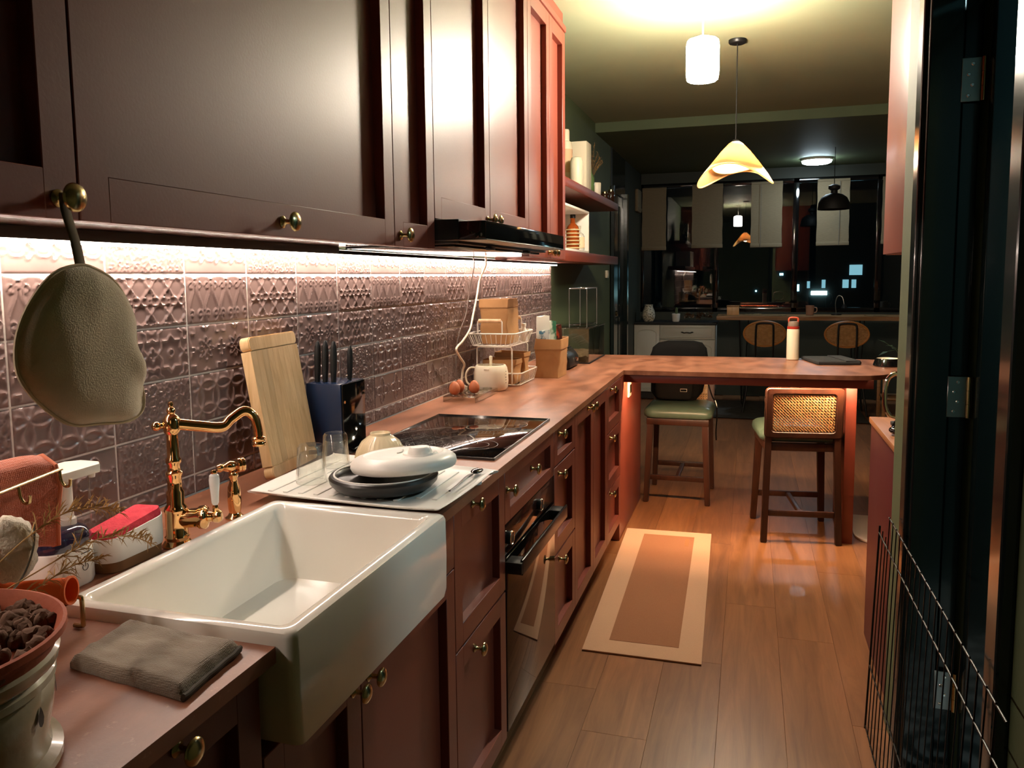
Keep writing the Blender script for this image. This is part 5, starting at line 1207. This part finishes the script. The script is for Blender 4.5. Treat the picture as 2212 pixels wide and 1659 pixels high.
# ================================================================== FAR ROOM
for i, (x0, x1, z0, z1, lab) in enumerate(((.02, .285, 1.63, 2.31, 'narrow linen roller blind with a curling hem, next to the sideboard corner'), (.567, .893, 1.645, 2.325, 'linen roller blind behind the wavy pendant'), (1.19, 1.508, 1.64, 2.325, 'linen roller blind hanging between the wavy pendant and the dome pendant'), (1.856, 2.172, 1.645, 2.325, 'linen roller blind directly behind the dark dome pendant'), (2.485, 2.80, 1.65, 2.325, 'linen roller blind at the right-hand end of the window'))):
    t = thing('roller_blind', lab, 'blind', ((x0 + x1) / 2, 6.76, z0), 'linen roller blinds before the dark window')
    bm = BM(); n = 12; rg = []
    for k in range(n + 1):
        z = z0 + .02 + (z1 - z0 - .04) * k / n; rg.append([(x0 + .002 * math.sin(k * 1.3 + i), 6.752, z), (x1 + .002 * math.sin(k * 1.7), 6.752, z), (x1 + .002 * math.sin(k * 1.7), 6.755, z), (x0 + .002 * math.sin(k * 1.3 + i), 6.755, z)])
    loft(bm, rg); part(t, 'fabric', bm, 'blind', smooth=0)
    bm = BM(); box(bm, x0 - .004, x1 + .004, 6.738, 6.757, z0 - .008, z0 + .032, .004); part(t, 'hem_bar', bm, 'blind')
    bm = BM(); cyl(bm, (x0, 6.765, z1 - .01), (x1, 6.765, z1 - .01), .018, seg=16); part(t, 'roller', bm, 'blind')
    if i in (2, 3): bm = BM(); cyl(bm, (x0 + .1 + .12 * (i == 3), 6.735, z0 - .01), (x0 + .1 + .12 * (i == 3), 6.735, z1 - .02), .0022, seg=6); part(t, 'cord', bm, 'rubber')
bm = BM(); box(bm, -.006, .03, 6.33, 6.62, 2.03, 2.27, .012); aw = thing('wall_box', 'off-white box fixed high on the left wall of the far room', 'wall box', (.01, 6.45, 2.03)); part(aw, 'housing', bm, 'blind')
bm = BM(); box(bm, .0305, .036, 6.36, 6.59, 2.045, 2.075, .001); part(aw, 'vent_flap', bm, 'blind')

sb = thing('sideboard', 'white painted sideboard with arched panel doors against the far wall', 'sideboard', (.41, 6.45, 0))
SX0, SX1, SY = -.004, .852, 6.30
bm = BM(); box(bm, SX0, SX1, SY + .02, 6.79, .08, .815, .003); part(sb, 'carcass', bm, 'sidewhite')
bm = BM(); box(bm, SX0 + .03, SX1 - .03, SY + .05, 6.78, .001, .079); part(sb, 'plinth', bm, 'black')
bm = BM(); box(bm, SX0 - .003, SX1 + .015, SY - .015, 6.79, .8155, .84, .004); part(sb, 'top', bm, 'blackmatte', 'dark top')
def panel_door(x0, x1, z0, z1, nm, arch):
    bm = BM(); box(bm, x0, x1, SY, SY + .019, z0, z1, .003); d = part(sb, nm, bm, 'sidewhite'); bm = BM(); a, b, c_, d_ = x0 + .035, x1 - .035, z0 + .04, z1 - .045
    if arch: pts = [(a, c_), (b, c_), (b, d_ - .05)] + [((a + b) / 2 + (b - a) / 2 * math.cos(PI * k / 12), d_ - .05 + .045 * math.sin(PI * k / 12)) for k in range(1, 12)] + [(a, d_ - .05)]
    else: pts = [(a, c_ - .015), (b, c_ - .015), (b, d_ + .02), (a, d_ + .02)]
    tube(bm, [(p_[0], SY - .001, p_[1]) for p_ in pts], .005, 8, True); part(d, 'moulding', bm, 'sidewhite'); return d
panel_door(.0, .272, .085, .81, 'door', True); panel_door(.276, .560, .085, .655, 'door', True); panel_door(.564, .848, .085, .655, 'door', True)
dr = panel_door(.276, .848, .660, .81, 'drawer', False)
bm = BM(); tube(bm, catmull([(.51, SY - .004, .735), (.53, SY - .02, .73), (.562, SY - .024, .735), (.594, SY - .02, .73), (.614, SY - .004, .735)], 4), .005, 8); ball(bm, (.51, SY - .004, .735), .009, (1.6, .5, .7)); ball(bm, (.614, SY - .004, .735), .009, (1.6, .5, .7)); part(dr, 'handle', bm, mat('iron_handle', (56, 52, 46), .5, .6))
bm = BM(); lathe(bm, [(0, .001), (.045, .001), (.065, .03), (.072, .07), (.062, .12), (.048, .15), (.042, .17), (.046, .185), (.040, .185), (.036, .165), (0, .05)], (.14, 6.42, .841), seg=32); single('vase', bm, mat('speckled_glaze', (206, 198, 178), .3, rgb2=(96, 92, 80), nscale=70., lo=.5, hi=.62), 'speckled white rounded vase on the sideboard', 'vase')
pt = thing('potted_cactus', 'small white pot with an upright cactus on the sideboard', 'potted plant', (.435, 6.40, .841))
bm = BM(); lathe(bm, [(0, .001), (.034, .001), (.040, .01), (.045, .085), (.042, .088), (.040, .075), (0, .07)], (.435, 6.40, .841)); part(pt, 'pot', bm, 'ceramic')
bm = BM(); lathe(bm, [(.012, .07), (.014, .10), (.013, .14), (.006, .155), (0, .156)], (.44, 6.40, .841), seg=20, wob=lambda a, h: 1 + .12 * math.sin(8 * a)); part(pt, 'cactus', bm, mat('cactus_green', (92, 108, 74), .7))
random.seed(9); hp = thing('dried_bouquet', 'dry brown flower bunch lying on the sideboard top', 'dried flowers', (.66, 6.42, .841)); bm = BM()
for k in range(70):
    c0 = Vector((random.uniform(.52, .82), random.uniform(6.36, 6.5), 0.885 + random.uniform(0, .05))); d = Vector((random.uniform(-1, 1), random.uniform(-1, 1), random.uniform(-.2, .8))).normalized() * .03; u_ = d.cross(Vector((.3, .5, .8))).normalized() * .012
    bm.faces.new([bm.verts.new(v) for v in (c0 - d, c0 + u_, c0 + d, c0 - u_)])
part(hp, 'petals', bm, mat('dry_brown', (112, 88, 66), .9), smooth=0)['kind'] = 'stuff'

bar = thing('bar_table', 'long live-edge wooden bar table under the far window', 'table', (1.95, 6.2, 0))
random.seed(2); edge = [(.875, 6.42)] + [(.875 + k * .14, 5.985 + .012 * math.sin(k * 1.9) + .006 * math.sin(k * 4.1)) for k in range(0, 17)] + [(3.12, 6.42)]
bm = BM(); prism(bm, edge, .885, .925, 'xy', .004); part(bar, 'top', bm, 'barwood')
for x in (1.14, 2.22, 3.0):
    for y in (6.06, 6.36):
        bm = BM(); tube(bm, [(x - .045, y, .884), (x - .008, y, .03), (x, y, .0195), (x + .008, y, .03), (x + .045, y, .884)], .006, 8); part(bar, 'hairpin_leg', bm, 'black')

def rattan_chair(x, lab):
    t = thing('rattan_chair', lab, 'chair', (x, 5.72, 0), 'oval-backed rattan chairs at the bar table')
    bm = BM(); tube(bm, [(x + .19 * math.cos(2 * PI * k / 40), 5.615 - .0 + .03 * math.cos(2 * PI * k / 40) ** 2, .775 + .118 * math.sin(2 * PI * k / 40)) for k in range(40)], .010, 8, True); part(t, 'back_rim', bm, mat('rattan_rim', (176, 116, 58), .45))
    bm = BM(); nn = 14
    for i in range(-nn, nn + 1):
        f = i / (nn + 1); zz = .112 * math.sqrt(1 - f * f); tube(bm, [(x + .182 * f, 5.615 + .03 * f * f, .775 - zz), (x + .182 * f, 5.615 + .03 * f * f, .775 + zz)], .0034, 4)
    for i in range(-9, 10):
        f = i / 10; xx = .182 * math.sqrt(1 - f * f); tube(bm, [(x + xx * g, 5.613 + .03 * (xx * g / .19) ** 2, .775 + .112 * f) for g in (-1, -.5, 0, .5, 1)], .0034, 4)
    part(t, 'cane_back', bm, 'cane', smooth=0)
    for s in (-1, 1):
        bm = BM(); tube(bm, catmull([(x + s * .078, 5.60, .50), (x + s * .080, 5.592, .66), (x + s * .078, 5.592, .84), (x + s * .060, 5.595, .872), (x, 5.596, .878)], 5), .009, 8); part(t, 'back_post', bm, 'black')
    bm = BM(); lathe(bm, [(0, -.02), (.17, -.02), (.195, -.01), (.20, .0), (.19, .012), (.15, .018), (0, .02)], (x, 5.76, .50), seg=32); part(t, 'seat', bm, 'cane')
    for a, b in ((-.15, -.14), (.15, -.14), (-.15, .14), (.15, .14)):
        bm = BM(); cyl(bm, (x + a * 1.25, 5.76 + b * 1.25, .0135), (x + a * .8, 5.76 + b * .8, .482), .009, .011, 10); part(t, 'leg', bm, 'black')
rattan_chair(1.335, 'oval-backed rattan chair at the bar table behind the cream bottle'); rattan_chair(2.065, 'oval-backed rattan chair at the bar table behind the laptop sleeve')
BZ = .9255
bm = BM(); box(bm, .97, 1.09, 6.16, 6.26, BZ + .0005, BZ + .085, .004); tb = thing('wooden_box', 'small wooden box on the bar table', 'box', (1.03, 6.21, BZ)); part(tb, 'box', bm, 'oak'); bm = BM(); box(bm, .967, 1.093, 6.157, 6.263, BZ + .0855, BZ + .10, .003); part(tb, 'lid', bm, 'barwood')
def mug(x, y, m, lab):
    t = thing('mug', lab, 'mug', (x, y, BZ)); bm = BM(); lathe(bm, [(0, .001), (.034, .001), (.037, .005), (.041, .10), (.038, .10), (.035, .01), (0, .008)], (x, y, BZ)); part(t, 'cup', bm, m); bm = BM(); tube(bm, catmull([(x + .038, y, BZ + .08), (x + .062, y, BZ + .075), (x + .064, y, BZ + .04), (x + .037, y, BZ + .025)], 5), .005, 8); part(t, 'handle', bm, m)
mug(1.775, 6.2, mat('pink_stoneware', (176, 140, 124), .5), 'dusty pink mug on the bar table'); mug(2.64, 6.2, 'ceramic', 'white mug at the end of the bar table by the stub wall')
for x, y, a, lab in ((1.45, 6.12, .2, 'loose paper sheet on the bar table behind the cream bottle'), (2.38, 6.14, -.3, 'crumpled paper sheet on the bar table near the white mug'), (1.22, 6.25, .5, 'small paper sheet beside the wooden box')):
    bm = BM(); nn = 8; g0 = [[bm.verts.new((x + math.cos(a) * (i / nn - .5) * .2 - math.sin(a) * (j / nn - .5) * .14, y + math.sin(a) * (i / nn - .5) * .2 + math.cos(a) * (j / nn - .5) * .14, BZ + .003 + .012 * abs(noise.noise((i * .5 + x * 9, j * .6, 0))))) for j in range(nn + 1)] for i in range(nn + 1)]
    for i in range(nn):
        for j in range(nn): bm.faces.new((g0[i][j], g0[i + 1][j], g0[i + 1][j + 1], g0[i][j + 1]))
    bmesh.ops.solidify(bm, geom=bm.faces[:], thickness=.0008); single('paper_sheet', bm, mat('old_paper', (176, 150, 108), .9), lab, 'paper')
dl = thing('desk_lamp', 'thin black desk lamp with a double arm on the bar table', 'lamp', (2.03, 6.28, BZ))
bm = BM(); lathe(bm, [(0, .0005), (.05, .001), (.05, .01), (0, .012)], (2.03, 6.28, BZ)); part(dl, 'foot', bm, 'black')
bm = BM(); tube(bm, catmull([(2.03, 6.28, BZ + .01), (2.02, 6.28, BZ + .12), (2.04, 6.28, BZ + .19), (2.08, 6.27, BZ + .18), (2.10, 6.26, BZ + .10)], 5), .004, 8); part(dl, 'arm', bm, 'steel')
bm = BM(); lathe(bm, [(.028, 0), (.012, .04), (0, .042)], (2.10, 6.26, BZ + .07)); part(dl, 'shade', bm, 'black')

dp = thing('pendant_lamp', 'unlit dark dome pendant hanging before a linen blind', 'lamp', (1.905, 5.5, 1.92))
bm = BM(); lathe(bm, [(.137, 0), (.138, .01), (.132, .06), (.11, .105), (.07, .135), (.03, .145), (.028, .17), (.05, .185), (.05, .21), (.02, .225), (0, .226)], (1.905, 5.5, 1.92), seg=40); part(dp, 'dome', bm, 'blackmatte')
bm = BM(); cyl(bm, (1.905, 5.5, 2.146), (1.905, 5.5, 2.474), .003, seg=8); part(dp, 'cord', bm, 'black')
bm = BM(); nn = 24; g0 = [[bm.verts.new((.62 + 1.62 * i / nn, 5.27 + 1.1 * j / nn, .0095 + .002 * noise.noise((i * .7, j * .7, 0)))) for j in range(nn + 1)] for i in range(nn + 1)]
for i in range(nn):
    for j in range(nn): bm.faces.new((g0[i][j], g0[i + 1][j], g0[i + 1][j + 1], g0[i][j + 1]))
bmesh.ops.solidify(bm, geom=bm.faces[:], thickness=.007); single('area_rug', bm, 'greyrug', 'worn grey rug lying under the bar table', 'rug')
sdt = thing('plant_table', 'low wooden side table to the right of the far chairs', 'side table', (2.46, 5.2, 0))
bm = BM(); box(bm, 2.30, 2.66, 5.06, 5.40, .48, .505, .004); part(sdt, 'top', bm, 'barwood')
bm = BM(); box(bm, 2.32, 2.64, 5.08, 5.38, .25, .268, .003); part(sdt, 'shelf', bm, 'barwood')
for x in (2.315, 2.645):
    for y in (5.075, 5.385): bm = BM(); box(bm, x - .014, x + .014, y - .014, y + .014, .001, .479, .003); part(sdt, 'leg', bm, 'barwood')
hpn = thing('house_plant', 'dim leafy house plant on the low side table', 'potted plant', (2.46, 5.2, .506)); bm = BM(); lathe(bm, [(0, .001), (.06, .001), (.075, .10), (.07, .10), (0, .09)], (2.46, 5.2, .506)); part(hpn, 'pot', bm, mat('dark_pot', (70, 60, 46), .6)); random.seed(4)
for k in range(9):
    a = k * .7; bm = BM(); P = [Vector((2.46, 5.2, .60)), Vector((2.46 + .05 * math.cos(a), 5.2 + .05 * math.sin(a), .68)), Vector((2.46 + .13 * math.cos(a), 5.2 + .13 * math.sin(a), .70 + .04 * math.sin(k * 2.1)))]; tube(bm, P, .002, 5)
    c0 = P[2]; d = (P[2] - P[1]).normalized(); u_ = d.cross(Vector((0, 0, 1))).normalized()
    bm.faces.new([bm.verts.new(v) for v in (c0 - d * .01, c0 + u_ * .03 + d * .02, c0 + d * .08 + Vector((0, 0, -.02)), c0 - u_ * .03 + d * .02)]); part(hpn, 'leaf', bm, mat('leaf_green', (84, 104, 64), .6) if k == 0 else 'leafg'); 
    if k == 0: MT['leafg'] = D.materials['leaf_green']
